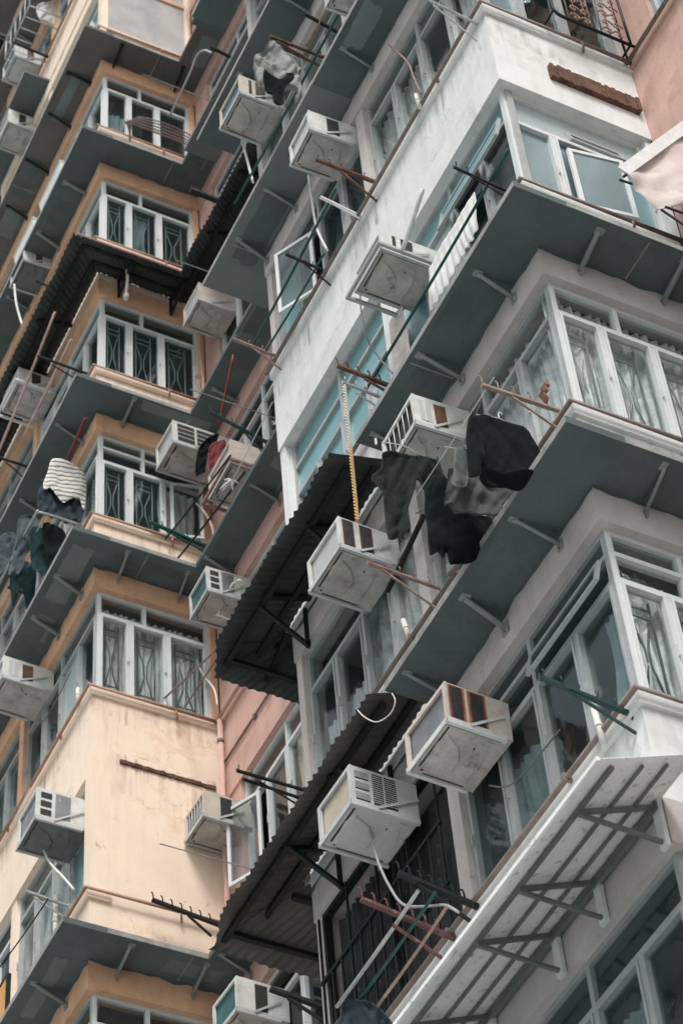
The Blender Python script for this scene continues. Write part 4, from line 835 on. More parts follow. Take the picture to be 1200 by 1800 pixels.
# ------------------------------------------------------------------ window air conditioners
def louvres(mb, x0, x1, z0, z1, y, bars, nb, mt, horizontal=True, bar='ac_white'):
    mb.box(x0, x1, y - .003, y + .01, z0, z1, mt)
    for i in range(1, nb):
        if horizontal: z = z0 + (z1 - z0) * i / nb; mb.box(x0, x1, y - .008, y + .006, z - bars / 2, z + bars / 2, bar)
        else: x = x0 + (x1 - x0) * i / nb; mb.box(x - bars / 2, x + bars / 2, y - .008, y + .006, z0, z1, bar)
def aircon(key, label, X, y, z, L=.46, w=.54, h=.36, case='ac_white', coil='coil_grey', vent='two', pan='ac_pan', tray=None, strap='ac_grey', guard=False, halo=False, inn=.09):
    r = empty('air_conditioner', (X, y, z)); tag(r, label, 'air conditioner'); q = random.Random(label); r.rotation_euler = (q.uniform(-.015, .015), q.uniform(-.03, .02), q.uniform(-.03, .03)); fl_ = q.random() < .5; jx = q.uniform(-.08, .08)
    t = .022
    mb = MB()   # casing: open box with a rolled frame round the recessed coil
    mb.box(-L + .02, inn, 0, t, 0, h, case); mb.box(-L + .02, inn, w - t, w, 0, h, case); mb.box(-L + .02, inn, t, w - t, h - t, h, case); mb.box(-L + .02, inn, t, w - t, .004, t, case)
    for a in ((0, .035, 0, h), (w - .035, w, 0, h), (.035, w - .035, 0, .032), (.035, w - .035, h - .032, h)): mb.box(-L, -L + .0199, a[0] - .004 if a[0] == 0 else a[0], a[1] + .004 if a[1] == w else a[1], a[2], a[3], case)
    mb.build('casing', r)
    mb = MB(); mb.box(-L + .028, -L + .05, t, w - t, t, h - t, coil)
    if guard:
        for i in range(1, 6): mb.tube([(-L + .006, .03 + (w - .06) * i / 6, .03), (-L + .006, .03 + (w - .06) * i / 6, h - .03)], .004, 'ac_white', 5)
    mb.build('coil_panel', r)
    mb = MB(); D = 'vent_dark'; y_ = 0.0
    fx = lambda f: -L + L * f
    if vent == 'rust':
        for a, b in ((.10, .27), (.44, .64)):
            if halo: mb.box(fx(a) - .028, fx(b) + .028, -.001, .01, h * .03, h * .97, 'rust_halo')
            mb.box(fx(a) - .012, fx(b) + .012, -.003, .01, h * .07, h * .95, 'rust'); mb.box(fx(a), fx(b), -.006, .01, h * .10, h * .92, D)
    elif vent == 'grid':
        for i in range(3): louvres(mb, fx(.07), fx(.27), h * (.10 + .29 * i), h * (.10 + .29 * i) + h * .2, 0, .004, 6, D, True, case)
        louvres(mb, fx(.33), fx(.48), h * .08, h * .92, 0, .003, 14, D); louvres(mb, fx(.51), fx(.68), h * .08, h * .92, 0, .003, 14, D)
    elif vent == 'ladder':
        for i in range(3): mb.box(fx(.09), fx(.32), -.004, .01, h * (.12 + .28 * i), h * (.12 + .28 * i) + h * .19, D)
        mb.box(fx(.40), fx(.72), -.004, .01, h * .12, h * .92, 'coil_grey')
    elif vent == 'mesh':
        louvres(mb, fx(.08), fx(.75), h * .1, h * .9, 0, .008, 4, D, True, case); louvres(mb, fx(.38), fx(.42), h * .1, h * .9, -.003, .01, 1, case)
    elif vent == 'one':
        mb.box(fx(.42), fx(.70), -.004, .01, h * .10, h * .90, D)
    elif vent == 'two':
        mb.box(fx(.24), fx(.31), -.004, .01, h * .12, h * .88, D); mb.box(fx(.42), fx(.66), -.004, .01, h * .12, h * .88, D)
    elif vent == 'pane':
        louvres(mb, fx(.12), fx(.36), h * .15, h * .85, 0, .012, 2, 'coil_white', False, case); mb.box(fx(.44), fx(.68), -.004, .01, h * .12, h * .85, 'rust')
    mb.build('side_vent', r)
    mb = MB()   # base pan with pressed ribs
    mb.box(-L + .01, inn - .02, .01, w - .01, -.012, .003, pan)
    zz = -.013
    Y = (lambda f: w * (1 - f)) if fl_ else (lambda f: w * f)
    def plate(P, t):
        b0 = len(mb.v); n_ = len(P); mb.v += [(x_, y_, -.012) for x_, y_ in P]; cx_ = sum(p[0] for p in P) / n_; cy_ = sum(p[1] for p in P) / n_
        mb.v += [(cx_ + (x_ - cx_) * .90, cy_ + (y_ - cy_) * .90, -.012 - t) for x_, y_ in P]
        for i_ in range(n_): mb.face((b0 + i_, b0 + (i_ + 1) % n_, b0 + n_ + (i_ + 1) % n_, b0 + n_ + i_), pan)
        mb.face(tuple(range(b0 + n_, b0 + 2 * n_)), pan)
    plate([(-L * (.88 + jx * .3), Y(.12)), (-L * .55, Y(.10)), (-L * .42, Y(.24)), (-L * .42, Y(.50 + jx)), (-L * .58, Y(.66)), (-L * .86, Y(.80)), (-L * .92, Y(.60))], .016)
    plate([(-L * .34, Y(.20)), (-L * .14, Y(.16)), (-L * .10, Y(.5)), (-L * .2, Y(.84)), (-L * .40, Y(.86)), (-L * .32, Y(.6))], .012)
    mb.box(-L * .25, -L * .12, w * .12, w * .88, -.018, -.012, pan)
    for a, b in ((-L * .55, w * .6), (-L * .35, w * .3), (-L * .85, w * .88)): mb.tube([(a, b, -.0125), (a, b, -.020)], .010, 'vent_dark', 8)
    mb.box(-L * .96, -L * .06, w * .05, w * .075, -.0135, -.012, 'rust'); mb.box(-L * .93, -L * .9, w * .1, w * .85, -.0135, -.012, 'vent_dark'); mb.box(-L * .8, -L * .1, w * .925, w * .95, -.0135, -.012, 'rust')
    mb.build('base_pan', r)
    mb = MB()   # angle-iron support: two rails, front rail, diagonal straps
    s = .028
    for yy in (-.006, w + .006 - s): mb.box(-L - .012, .0, yy, yy + s, -.03, -.0125, strap); mb.box(-L - .012, 0, yy if yy < 0 else yy + s - .006, (yy if yy < 0 else yy + s - .006) + .006, -.0125, .02, strap)
    mb.box(-L - .012, -L - .004, -.006, w + .006, -.032, .016, strap)
    mb.bar((-L * .62, -.014, .0), (0, -.014, h * .55), .022, .006, strap, (0, 1, 0)); mb.bar((-L * .62, w + .014, .0), (0, w + .014, h * .55), .022, .006, strap, (0, 1, 0))
    mb.build('support_bracket', r)
    if tray:
        mb = MB(); q = .03; e = .07
        for a in ((-L - e, -L - e + q, -e, w + e), (-L - e + q, 0, -e, -e + q), (-L - e + q, 0, w + e - q, w + e)): mb.box(a[0], a[1], a[2], a[3], -.07, -.035, tray)
        mb.build('outer_frame', r)
    return r
AC_SPEC = {
 'a': ('white air conditioner hung in a wide outer frame below the blank white wall band', dict(h=.26, vent='two', tray='galvanised', coil='coil_teal', w=.5)),
 'b': ('white air conditioner with two brown side slots, left of the hanging trousers', dict(vent='rust', coil='coil_white')),
 'c': ('large air conditioner with orange rust streaks round its side vents, right of the lower awning', dict(vent='rust', coil='coil_grey', w=.56, case='ac_cream', strap='ac_white', halo=True, inn=.05)),
 'd': ('grey air conditioner with gridded vents and drain hose before the lower awning', dict(vent='grid', coil='coil_beige', L=.55, w=.5, inn=.0, case='ac_grey', pan='ac_grey')),
 'e': ('white air conditioner with a wire guard on its front, directly above the black trousers', dict(vent='pane', coil='vent_dark', guard=True, L=.42)),
 'f': ('air conditioner with a turquoise front just below the puffy jacket', dict(vent='two', coil='coil_teal', case='ac_cream', w=.52)),
 'g': ('white air conditioner with an orange patch under it beside the taupe pier at the top', dict(vent='one', coil='coil_white', h=.33, w=.46)),
 'h': ('beige air conditioner above the salmon pink wall, at the left end of a pale soffit', dict(vent='none', coil='coil_white', case='ac_cream', guard=True, w=.48)),
 'i': ('air conditioner with a meshed side tucked under the cream parapet, beside an orange lintel', dict(vent='mesh', coil='coil_white', L=.75, w=.5, h=.40)),
 'j': ('dirty beige air conditioner in a heavy frame behind the red and black clothes', dict(vent='none', coil='ac_cream', case='ac_cream', w=.62, tray='rust_pink', h=.4)),
 'k': ('air conditioner with a dark teal front and open ladder vents left of the upper awning', dict(vent='ladder', coil='coil_teal', h=.38, w=.5)),
 'l': ('air conditioner with one black vent, casting a shadow on the cream end wall', dict(vent='one', coil='coil_grey', guard=True, case='ac_cream', w=.46, h=.34)),
 'm': ('air conditioner with a dark blue-green front at the bottom edge, under the lower awning', dict(vent='one', coil='coil_teal', w=.5, h=.38)),
 'o': ('white air conditioner with dark underside and white hose left of the cream wall', dict(vent='ladder', coil='coil_grey', L=.52, pan='grey_steel', h=.42)),
 'p': ('air conditioner cut by the left edge below the wire rail with jeans', dict(vent='pane', coil='coil_white', L=.54, h=.34)),
 'q': ('air conditioner in a thin white frame behind two long pink poles at the left', dict(vent='one', coil='coil_white', L=.46, tray='white_paint', h=.33)),
 'r': ('air conditioner with a dark blue-grey underside, left of the large corrugated awning', dict(vent='pane', coil='coil_grey', L=.42, pan='grey_steel', h=.32)),
 's': ('white air conditioner at the left edge, between two orange strips near the top', dict(vent='one', coil='coil_white', L=.43, h=.38)),
 't': ('topmost air conditioner at the upper left, below the cage of white laundry', dict(vent='pane', coil='coil_teal', L=.50, h=.38, pan='ac_grey')),
 'u': ('white air conditioner with rust brown underside at the upper left edge', dict(vent='none', coil='rust', L=.33, h=.36, pan='rust')),
}
for k, (w_, y_, z_) in ACS.items():
    lab, kw = AC_SPEC[k]; aircon(k, lab, XF if w_ == 'R' else XM, y_, z_, **kw)
aircon('n', 'air conditioner only just showing at the bottom edge, under the orange lintel', XM, 17.0, 14.10, vent='one', coil='vent_dark')
aircon('x', 'air conditioner at the top edge, dark from below, left of the upper windows', XF, 9.85, 21.95 + .45, L=.46, w=.5, vent='none', case='ac_cream', pan='ac_pan', coil='vent_dark')
pt = MB(); pt.box(0, .13, 0, .13, 0, .006, 'panel_orange'); po = pt.build('patch', bpy.data.objects[[o.name for o in bpy.data.objects if o.get('label', '').startswith('white air conditioner with an orange patch')][0]]); po.location = (-.40, .27, -.02)
# ------------------------------------------------------------------ drying racks
RACK_SPEC = {
 'timber': ('weathered timber drying rack with wire hooks and an orange ribbon, holding the black sweatshirt', 'timber', 'spike', 'drying rack', .03),
 'ring_green': ('dark green drying rack with five ring holders beside the lower right windows', 'green_paint', 'ring', 'drying rack', .032),
 'rusty_pink': ('pink and white drying rack with rust, holding rings below the black trousers', 'rust_pink', 'ring', 'drying rack', .026),
 'dark_k1': ('dark steel drying rack with ring holders beside the teal corner window', 'dark_steel', 'ring', 'drying rack', .022),
 'dark_rust': ('dark rusted drying rack with short hooks above the braided rope', 'rust', 'spike', 'drying rack', .035),
 'grey_clamp': ('pale grey rack with two rings from which the braided rope hangs', 'galvanised', 'ring', 'drying rack', .024),
 'rust_tri': ('rusty brown drying rack with a triangular bracket at the top of the white wall band', 'rust', 'ring', 'drying rack', .035),
 'white_arm': ('slim white steel rack just below the rusty triangular one', 'white_paint', 'plain', 'drying rack', .028),
 'double_rust': ('double-barred rusty drying rack holding the puffy jacket', 'rust', 'plain', 'drying rack', .03),
 'dark_top': ('short black drying rack near the top edge, right of the puffy jacket', 'dark_steel', 'plain', 'drying rack', .035),
 'arm_top': ('thin grey steel rack arm at the top corner of the white wall', 'galvanised', 'plain', 'drying rack', .022),
 'black_m': ('short black rack on the salmon wall joined to a bent grey pipe near the top', 'dark_steel', 'plain', 'drying rack', .045),
 'cloth_black': ('thick black rack in the recess right of the large awning, ragged along its edge', 'rubber_black', 'spike', 'drying rack', .07),
 'green_m': ('dark green rack with small knobs above the red and black clothes', 'green_paint', 'spike', 'drying rack', .035),
 'double_ring': ('black double-armed rack with big rings in front of the open casement', 'dark_steel', 'ring', 'drying rack', .028),
 'spike_black': ('long black rack with upright spikes in front of the cream parapet at the bottom', 'dark_steel', 'spike', 'drying rack', .04),
 'spike_green': ('dark green rack with spikes under the grey air conditioner', 'dark_steel', 'spike', 'drying rack', .04),
 'spike_red': ('faded red rack with curled spikes carrying three poles at the bottom', 'rust_red', 'spike', 'drying rack', .035),
 'black_low': ('thick black bar rack near the bottom edge below the lower awning', 'rubber_black', 'plain', 'drying rack', .05),
 'green_l': ('bright green rack fixed to the cream parapet beside the pink pipe', 'green_pole', 'spike', 'drying rack', .04),
 'l_dark': ('grey rack at the lower left window, below the air conditioner with the white hose', 'galvanised', 'plain', 'drying rack', .03),
 'l_black': ('black drying rack at the corner of the cream parapet, holding pink poles', 'dark_steel', 'plain', 'drying rack', .03),
 'l_top': ('black drying rack just above the topmost air conditioner at the upper left', 'dark_steel', 'plain', 'drying rack', .04),
 'l_low': ('black drying rack arm at the left edge, left of the striped cardigan', 'dark_steel', 'plain', 'drying rack', .03),
}
def rack(name, pts):
    lab, mt, style, cat, th = RACK_SPEC[name]
    b = Vector(pts[0]); t = Vector(pts[1]); b = b + Vector((.05, 0, 0))
    r = empty('drying_rack', b); tag(r, lab, cat)
    mb = MB(); mb.bar((0, 0, 0), t - b, th, th * .8, mt, (0, 0, 1)); mb.bar((0, -.0, -.04), (0, 0, .04), th * 1.6, .02, mt, (0, 1, 0)); mb.build('arm', r)
    if name == 'double_rust' or name == 'double_ring':
        mb = MB(); mb.bar((0, .10, -.02), (t - b) * .9 + Vector((0, .03, -.06)), th * .9, th * .8, mt); mb.build('arm', r)
    if len(pts) > 2:
        mb = MB(); mb.bar(Vector(pts[2]) - b, Vector(pts[3]) - b + Vector((.03, 0, 0)), th * .55, th * .5, mt)
        mb.build('brace', r)
    n = 7 if name.startswith('spike') else 5 if (t - b).length > .5 else 4
    for i in range(n):
        f = .22 + .76 * i / (n - 1); p = (t - b) * f
        if style == 'ring':
            c = p + Vector((0, 0, th * .4 + .028)); ring = [c + Vector((0, math.cos(a) * .028, math.sin(a) * .028)) for a in (j * 6.283 / 12 + 1.9 for j in range(11))]
            mb = MB(); mb.tube(ring, .005, mt, 5); mb.build('ring', r)
        elif style == 'spike':
            mb = MB(); mb.tube([p + Vector((0, 0, th * .3)), p + Vector((-.004, .004, .07)), p + Vector((-.012, .0, .095)), p + Vector((-.028, 0, .10))], .0075, mt, 5); mb.build('hook', r)
    return r
for k, v in RACKS.items(): rack(k, v)

# ------------------------------------------------------------------ poles
POLE_SPEC = {
 'green_k1': ('long dark green pole across the teal windows', 'green_pole', .014), 'green_k0': ('green pole in front of the open casement, the left one of the two', 'green_pole', .014),
 'green_k0b': ('green pole in front of the open casement, the right one of the two', 'green_pole', .012), 'green_up': ('long green pole running down from the top edge behind the puffy jacket', 'green_pole', .014),
 'orange_up': ('orange bamboo pole at the top edge, left of the green pole', 'orange_pipe', .02), 'pink_l': ('longest pink pole crossing the left edge', 'pink_plastic', .018),
 'pink_l2': ('shorter pink pole behind the frame of the air conditioner at the left', 'pink_plastic', .02), 'red_m': ('red pole hanging below a soffit in the pink recess', 'red_plastic', .016),
 'red_l': ('red pole above the striped cardigan', 'red_plastic', .018), 'grey_low': ('grey pole on the red rack, leftmost of the three at the bottom', 'galvanised', .014),
 'green_low': ('green pole on the red rack, middle of the three at the bottom', 'green_pole', .011), 'wood_low': ('wooden pole on the red rack, rightmost of the three at the bottom', 'timber', .011),
 'wire_l1': ('thin dark wire across the lower left window', 'dark_steel', .008), 'brown_m': ('longer brown rod in front of the curtained window above the cream wall', 'brown_pipe', .012),
 'brown_m2': ('shorter brown rod in front of the curtained window above the cream wall', 'brown_pipe', .012), 'dark_m': ('dark rod just below the red and black clothes', 'dark_steel', .014),
 'dark_m2': ('dark rod through the red and black clothes, reaching the casement', 'dark_steel', .012), 'wall_strip': ('rusty brown pipe on the sill below the long black garment', 'brown_pipe', .022),
 'angle_bar': ('black slotted angle bar leaning across the window right of the rusty slotted air conditioner', 'dark_steel', .024),
}
for k, (p, q) in POLES.items():
    lab, mt, r_ = POLE_SPEC[k]; p = Vector(p); q = Vector(q); mb = MB()
    n = 8; sag = .012 * (q - p).length
    mb.tube([(q - p) * (i / n) - Vector((0, 0, sag * math.sin(math.pi * i / n))) for i in range(n + 1)], r_, mt, 8)
    o = mb.build('pole' if 'wire' not in k else 'wire'); o.location = p; tag(o, lab, 'pole' if 'wire' not in k else 'wire')
mb = MB(); a = Vector((6.42, 8.56, 13.90)); b = Vector((6.40, 10.5, 13.93)); mb.tube([(b - a) * (i / 6) - Vector((0, 0, .02 * math.sin(math.pi * i / 6))) for i in range(7)], .004, 'hose_white', 6)
o = mb.build('pole'); o.location = a; o.name = 'line'; tag(o, 'thin pale line strung over the dark laundry', 'clothes line')

LINE_SPEC = {
 'hose_d': ('thick grey drain hose looping under the grey air conditioner', 'hose_grey', .010, 'hose'), 'hose_o': ('white hose curving down the corner of the cream wall', 'hose_white', .013, 'hose'),
 'hose_a': ('thin dark hose hanging from the framed air conditioner to the sill', 'hose_dark', .008, 'hose'), 'hose_awn': ('thin white cable looped over the edge of the lower awning', 'hose_white', .0045, 'cable'),
 'hose_k': ('white hose crossing the brown rods beside the curtained window', 'hose_white', .012, 'hose'), 'hose_r': ('white hose hanging below the air conditioner left of the large awning', 'hose_white', .016, 'hose'),
 'strut_f': ('white stick standing below the air conditioner with a turquoise front', 'white_paint', .014, 'pipe'), 'hose_g': ('white pipe hanging down past the open casement', 'hose_white', .013, 'pipe'),
 'strut_a': ('white strut above the framed air conditioner', 'white_paint', .02, 'strut'), 'hose_j': ('pinkish hose on the pink wall below the dirty framed air conditioner', 'pink_plastic', .016, 'hose'),
 'bent_pipe': ('bent grey metal pipe in front of the top orange lintel', 'galvanised', .016, 'pipe'), 'hose_pk': ('pale pink hose hanging on the pink wall below the beige air conditioner', 'pink_plastic', .014, 'hose'),
 'hose_top': ('reddish cable running down the upper right windows', 'rust_pink', .010, 'cable'), 'wire_l': ('thin cable beside the air conditioner with the white hose', 'hose_white', .006, 'cable'),
 'cord_w': ('knotted white cord hanging over the orange lintel', 'hose_white', .020, 'cord'),
}
for k, (lab, mt, r_, cat) in LINE_SPEC.items():
    P = [Vector(p) for p in LINES[k]]; o0 = P[0]; mb = MB(); mb.tube(smooth_path([p - o0 for p in P], 6), r_, mt, 8)
    if k == 'cord_w': mb.tube([P[-1] - o0 + Vector((0, 0, .05)), P[-1] - o0 + Vector((.01, 0, 0)), P[-1] - o0 + Vector((.0, 0, -.07))], [.03, .045, .03], mt, 8)
    o = mb.build(cat.split()[-1]); o.location = o0; tag(o, lab, cat)
# braided rope: three interwound strands
p, q = map(Vector, LINES['rope']); mb = MB(); n = 150
for s_ in range(3):
    mb.tube([(q - p) * (i / n) + Vector((math.cos(i * .62 + s_ * 2.094) * .012, math.sin(i * .62 + s_ * 2.094) * .012, 0)) for i in range(n + 1)], .0078, 'rope_chain', 5)
o = mb.build('rope'); tag(o, 'braided white and yellow rope hanging straight down above an air conditioner', 'rope'); o.location = p
tc_fix = MATS['rope_chain'].node_tree.nodes['Map Range']; tc_fix.inputs[1].default_value = -1.75; tc_fix.inputs[2].default_value = 0.0

# ------------------------------------------------------------------ garments
def inside(p, poly):
    c = False; n = len(poly); j = n - 1
    for i in range(n):
        if (poly[i][1] > p[1]) != (poly[j][1] > p[1]) and p[0] < (poly[j][0] - poly[i][0]) * (p[1] - poly[i][1]) / (poly[j][1] - poly[i][1]) + poly[i][0]: c = not c
        j = i
    return c
def edge_dist(p, poly):
    d = 9; n = len(poly)
    for i in range(n):
        a = Vector(poly[i]); b = Vector(poly[(i + 1) % n]); ab = b - a; t = max(0, min(1, (Vector(p) - a).dot(ab) / max(ab.length_squared, 1e-9))); d = min(d, (Vector(p) - a - ab * t).length)
    return d
def garment(name, label, cat, pts, mt, thick=.05, fold=.014, seed=0, step=.013, extra=None):
    y = pts[0][1]; P2 = [(p[0], p[2]) for p in pts]
    # smooth the outline a little
    out = []
    n = len(P2)
    for i in range(n):
        p0, p1, p2, p3 = (Vector(P2[(i + j) % n]) for j in (-1, 0, 1, 2)); m_ = max(2, int((p2 - p1).length / .025))
        for k in range(m_):
            t = k / m_; c = .5 * ((2 * p1) + (p2 - p0) * t + (2 * p0 - 5 * p1 + 4 * p2 - p3) * t * t + (3 * p1 - p0 - 3 * p2 + p3) * t ** 3); out.append(p1.lerp(p2, t).lerp(c, .85))
    P2 = [tuple(p) for p in out]; n = len(P2)
    xs = [p[0] for p in P2]; zs_ = [p[1] for p in P2]; pts2 = [Vector(p) for p in P2]
    x = min(xs)
    while x < max(xs):
        z = min(zs_)
        while z < max(zs_):
            q = (x + random.uniform(-.004, .004), z + random.uniform(-.004, .004))
            if inside(q, P2) and edge_dist(q, P2) > step * .55: pts2.append(Vector(q))
            z += step
        x += step
    res = delaunay_2d_cdt(pts2, [], [list(range(n))], 1, 1e-5)
    V, F = res[0], res[2]
    cx = sum(xs) / n; zt = max(zs_); o0 = Vector((cx, y, zt))
    mb = MB(); nv = len(V)
    ds = [edge_dist(tuple(v), P2) for v in V]
    for sgn in (-1, 1):
        for v, d in zip(V, ds):
            infl = math.sqrt(min(1, d / .05)) * thick
            down = (zt - v[1])
            rg = lambda a_, b__, c_: 1 - 2.2 * abs(noise.noise(Vector((a_, b__, c_))))
            fo = fold * min(1, d / .04 + .15) * (1.9 * rg(v[0] * 5 + v[1] * 2, v[1] * 1.6, seed) + .8 * rg(v[0] * 11 - v[1] * 4, v[1] * 3, seed + 3) + .18 * rg(v[0] * 26, v[1] * 10 + v[0] * 8, seed + 6) + .35 * math.sin((v[0] * 26 + 3 * noise.noise(Vector((v[0] * 3, v[1] * 4, seed))) * 2.0) + seed) * min(1, down * 2.5) + 1.0 * noise.noise(Vector((v[0] * 5, v[1] * 3, seed + 5))) + .2 * noise.noise(Vector((v[0] * 16 + v[1] * 9, v[1] * 9, seed + 9))))
            sway = noise.noise(Vector((v[0] * 4, seed, v[1] * 3))) * .05
            mb.v.append((v[0] - o0.x, sgn * infl * .45 + fo + sway * .6, v[1] - o0.z))
    for f in F:
        mb.face(tuple(f), mt, True); mb.face(tuple(i + nv for i in reversed(f)), mt, True)
    # rim
    cnt = {}
    for f in F:
        for i in range(3): e = tuple(sorted((f[i], f[(i + 1) % 3]))); cnt[e] = cnt.get(e, 0) + 1
    for e, c_ in cnt.items():
        if c_ == 1: mb.face((e[0], e[1], e[1] + nv, e[0] + nv), mt, True)
    o = mb.build(name); o.location = o0; tag(o, label, cat)
    if extra: extra(o, o0)
    return o
def hanger(o, o0, mt='white_paint', w=.18):
    mb = MB(); mb.tube(smooth_path([(-.0, 0, -.0), (0, 0, .05), (.015, 0, .075), (.03, 0, .06)], 4), .0045, mt, 5); mb.tube([(-w, 0, -.05), (0, 0, .0), (w, 0, -.05)], .0045, mt, 5); mb.build('hanger', o)
def pegs(mt, xs):
    def f(o, o0):
        for x, z in xs:
            mb = MB(); mb.bar((x, -.03, z - .03), (x, -.03, z + .04), .012, .014, mt, (0, 1, 0)); mb.build('peg', o)
    return f
G = GARMENTS
sw = garment('sweatshirt', 'black long-sleeved sweatshirt hanging from the timber rack', 'sweatshirt', G['sweatshirt'], 'cloth_black', .07, .010, 1, extra=hanger)
def join_part(parent, name, pts, mt, thick, fold, seed, step=.018):
    o = garment(name, None, None, pts, mt, thick, fold, seed, step); o.parent = parent; o.location = o.location - parent.location; return o
join_part(sw, 'sleeve', G['sweat_sleeve'], 'cloth_black', .06, .010, 21)
join_part(sw, 'hem_shade', G['sweat_hem'], 'cloth_hem_shade', .03, .004, 31)  # added dark piece, paints the shade inside the open hem
sh = garment('shirt', 'grey shirt hanging left of the black sweatshirt', 'shirt', G['grey_shirt'], 'cloth_grey', .05, .020, 2, extra=hanger)
join_part(sh, 'sleeve', G['grey_sleeve'], 'cloth_grey', .05, .012, 22)
garment('long_garment', 'long black garment hanging lowest, below the grey shirt', 'garment', G['long_black'], 'cloth_black', .06, .012, 3)
garment('trousers', 'crumpled black trousers hung by the waist, leftmost of the dark laundry', 'trousers', G['pants'], 'cloth_green', .05, .018, 4, extra=lambda o, o0: (pegs('hose_white', [(-.25, -.12)])(o, o0), pegs('green_pole', [(.27, -.08)])(o, o0), hanger(o, o0)))
jk = garment('jacket', 'puffy grey jacket with dark lining drying near the top', 'jacket', G['jacket'], 'cloth_jacket', .09, .03, 6, .014)
join_part(jk, 'lining', G['jacket_dark'], 'cloth_black', .05, .012, 26, .016)
garment('cardigan', 'white cardigan with thin dark stripes hanging at the left', 'cardigan', G['cardigan'], 'cloth_stripe', .06, .008, 7)
garment('trousers', 'navy trousers hanging behind the striped cardigan', 'trousers', G['dark_trousers'], 'cloth_navy', .07, .02, 8)
garment('jeans', 'blue jeans over the wire rail at the left edge, the right-hand pair', 'jeans', G['jeans'], 'cloth_denim', .06, .02, 9)
garment('jeans', 'darker blue jeans cut by the left edge, the left-hand pair', 'jeans', G['jeans2'], 'cloth_denim', .06, .02, 10)
garment('towel', 'dark teal towel hanging under the wire rail at the left edge', 'towel', [(6.46, 18.15, 22.72), (6.74, 18.15, 22.70), (6.76, 18.15, 22.2), (6.68, 18.15, 21.95), (6.5, 18.15, 22.05)], 'cloth_teal', .04, .012, 41)
garment('shirt', 'black long shirt hanging inside the wire rail, right of the blue jeans', 'shirt', [(6.55, 17.98, 22.66), (6.82, 17.98, 22.66), (6.85, 17.98, 22.3), (6.78, 17.98, 22.12), (6.6, 17.98, 22.15)], 'cloth_black', .04, .012, 42)
garment('trousers', 'dark teal trousers farther along the wire rail at the left edge', 'trousers', [(6.42, 18.7, 22.75), (6.72, 18.7, 22.75), (6.74, 18.7, 22.2), (6.66, 18.7, 21.9), (6.58, 18.7, 22.3), (6.48, 18.7, 21.9), (6.42, 18.7, 22.3)], 'cloth_teal', .04, .014, 43)
garment('shirt', 'dark red shirt in the pink recess above a dirty air conditioner', 'shirt', G['red_shirt'], 'cloth_red', .05, .02, 11)
garment('shirt', 'black shirt with white spots of cloth, left of the red shirt', 'shirt', G['black_shirt'], 'cloth_black', .05, .02, 12)
garment('bed_sheet', 'crumpled white bed sheet on the cage at the top left', 'sheet', G['white_cloth'], 'cloth_white', .05, .03, 13)
garment('umbrella_cloth', 'dark blue-grey umbrella hanging from the poles at the bottom edge', 'umbrella', G['umbrella'], 'cloth_navy', .06, .03, 14)
# white sheet hung out over the sill of the teal windows
def cloth_on_face(name, label, cat, pts, X, mt, seed, nu=40, nv=24, amp=.018, wl=.09):
    """four corners (y, z): near top, far top, far bottom, near bottom, hanging X metres out"""
    (a, b, c, d) = pts; o0 = Vector((X, a[0], a[1])); mb = MB()
    def fn(u, v):
        y = (a[0] * (1 - u) + b[0] * u) * (1 - v) + (d[0] * (1 - u) + c[0] * u) * v; z = (a[1] * (1 - u) + b[1] * u) * (1 - v) + (d[1] * (1 - u) + c[1] * u) * v
        w = math.sin(y * 6.283 / wl + seed + 5 * noise.noise(Vector((y * 3, z * 2, seed)))) * amp * .6 * (.2 + v) * (1 + noise.noise(Vector((y * 6, 0, seed)))) + noise.noise(Vector((y * 3, z * 3, seed))) * .03
        return Vector((X + w, y, z + .01 * math.sin(y * 30) * v)) - o0
    mb.grid(fn, nu, nv, mt); o = mb.build(name, None, .004); o.location = o0; tag(o, label, cat); return o
cloth_on_face('bed_sheet', 'white sheet hung over the sill right of the framed air conditioner', 'sheet', ((9.02, 17.28), (9.86, 17.28), (9.9, 16.70), (9.04, 16.78)), 6.92, 'cloth_white', 3)
cloth_on_face('bed_sheet', 'narrow white sheet showing below the framed air conditioner', 'sheet', ((10.40, 17.5), (10.64, 17.55), (10.66, 16.80), (10.38, 16.80)), 6.97, 'curtain_cream', 5, amp=.01)
# ------------------------------------------------------------------ canvas on a pole at the right edge
ro = empty('canvas_awning', (8.0, 8.2, 17.0)); tag(ro, 'dirty white canvas drooping from a white-edged frame at the right edge', 'awning'); of = Vector(ro.location)
mb = MB()
def cv(u, v):
    a = Vector((7.72, 8.10, 16.72)).lerp(Vector((8.55, 8.05, 17.95)), u); b = Vector((7.92, 8.02, 16.22)).lerp(Vector((8.75, 7.95, 16.6)), u)
    p = a.lerp(b, v); p.y += .05 * math.sin(u * 7 + v * 3) * v + .05 * noise.noise(Vector((u * 4, v * 4, 2))); p.x += .04 * math.sin(v * 9) * u; return p - of
mb.grid(cv, 24, 20, 'canvas_dirty'); mb.build('canvas', ro, .004)
mb = MB(); mb.bar(Vector((7.70, 8.08, 16.72)) - of, Vector((8.56, 8.03, 17.97)) - of, .02, .11, 'white_paint'); mb.build('frame_board', ro)
for p, q in (((7.70, 8.09, 16.66), (8.56, 8.04, 17.90)), ((7.66, 8.1, 16.6), (8.5, 8.12, 16.75)), ((7.90, 8.0, 16.18), (8.50, 7.96, 15.75)), ((7.95, 8.0, 16.25), (8.5, 7.9, 16.1))):
    mb = MB(); mb.tube([Vector(p) - of, Vector(q) - of], .012, 'dark_steel', 6); mb.build('rod', ro)
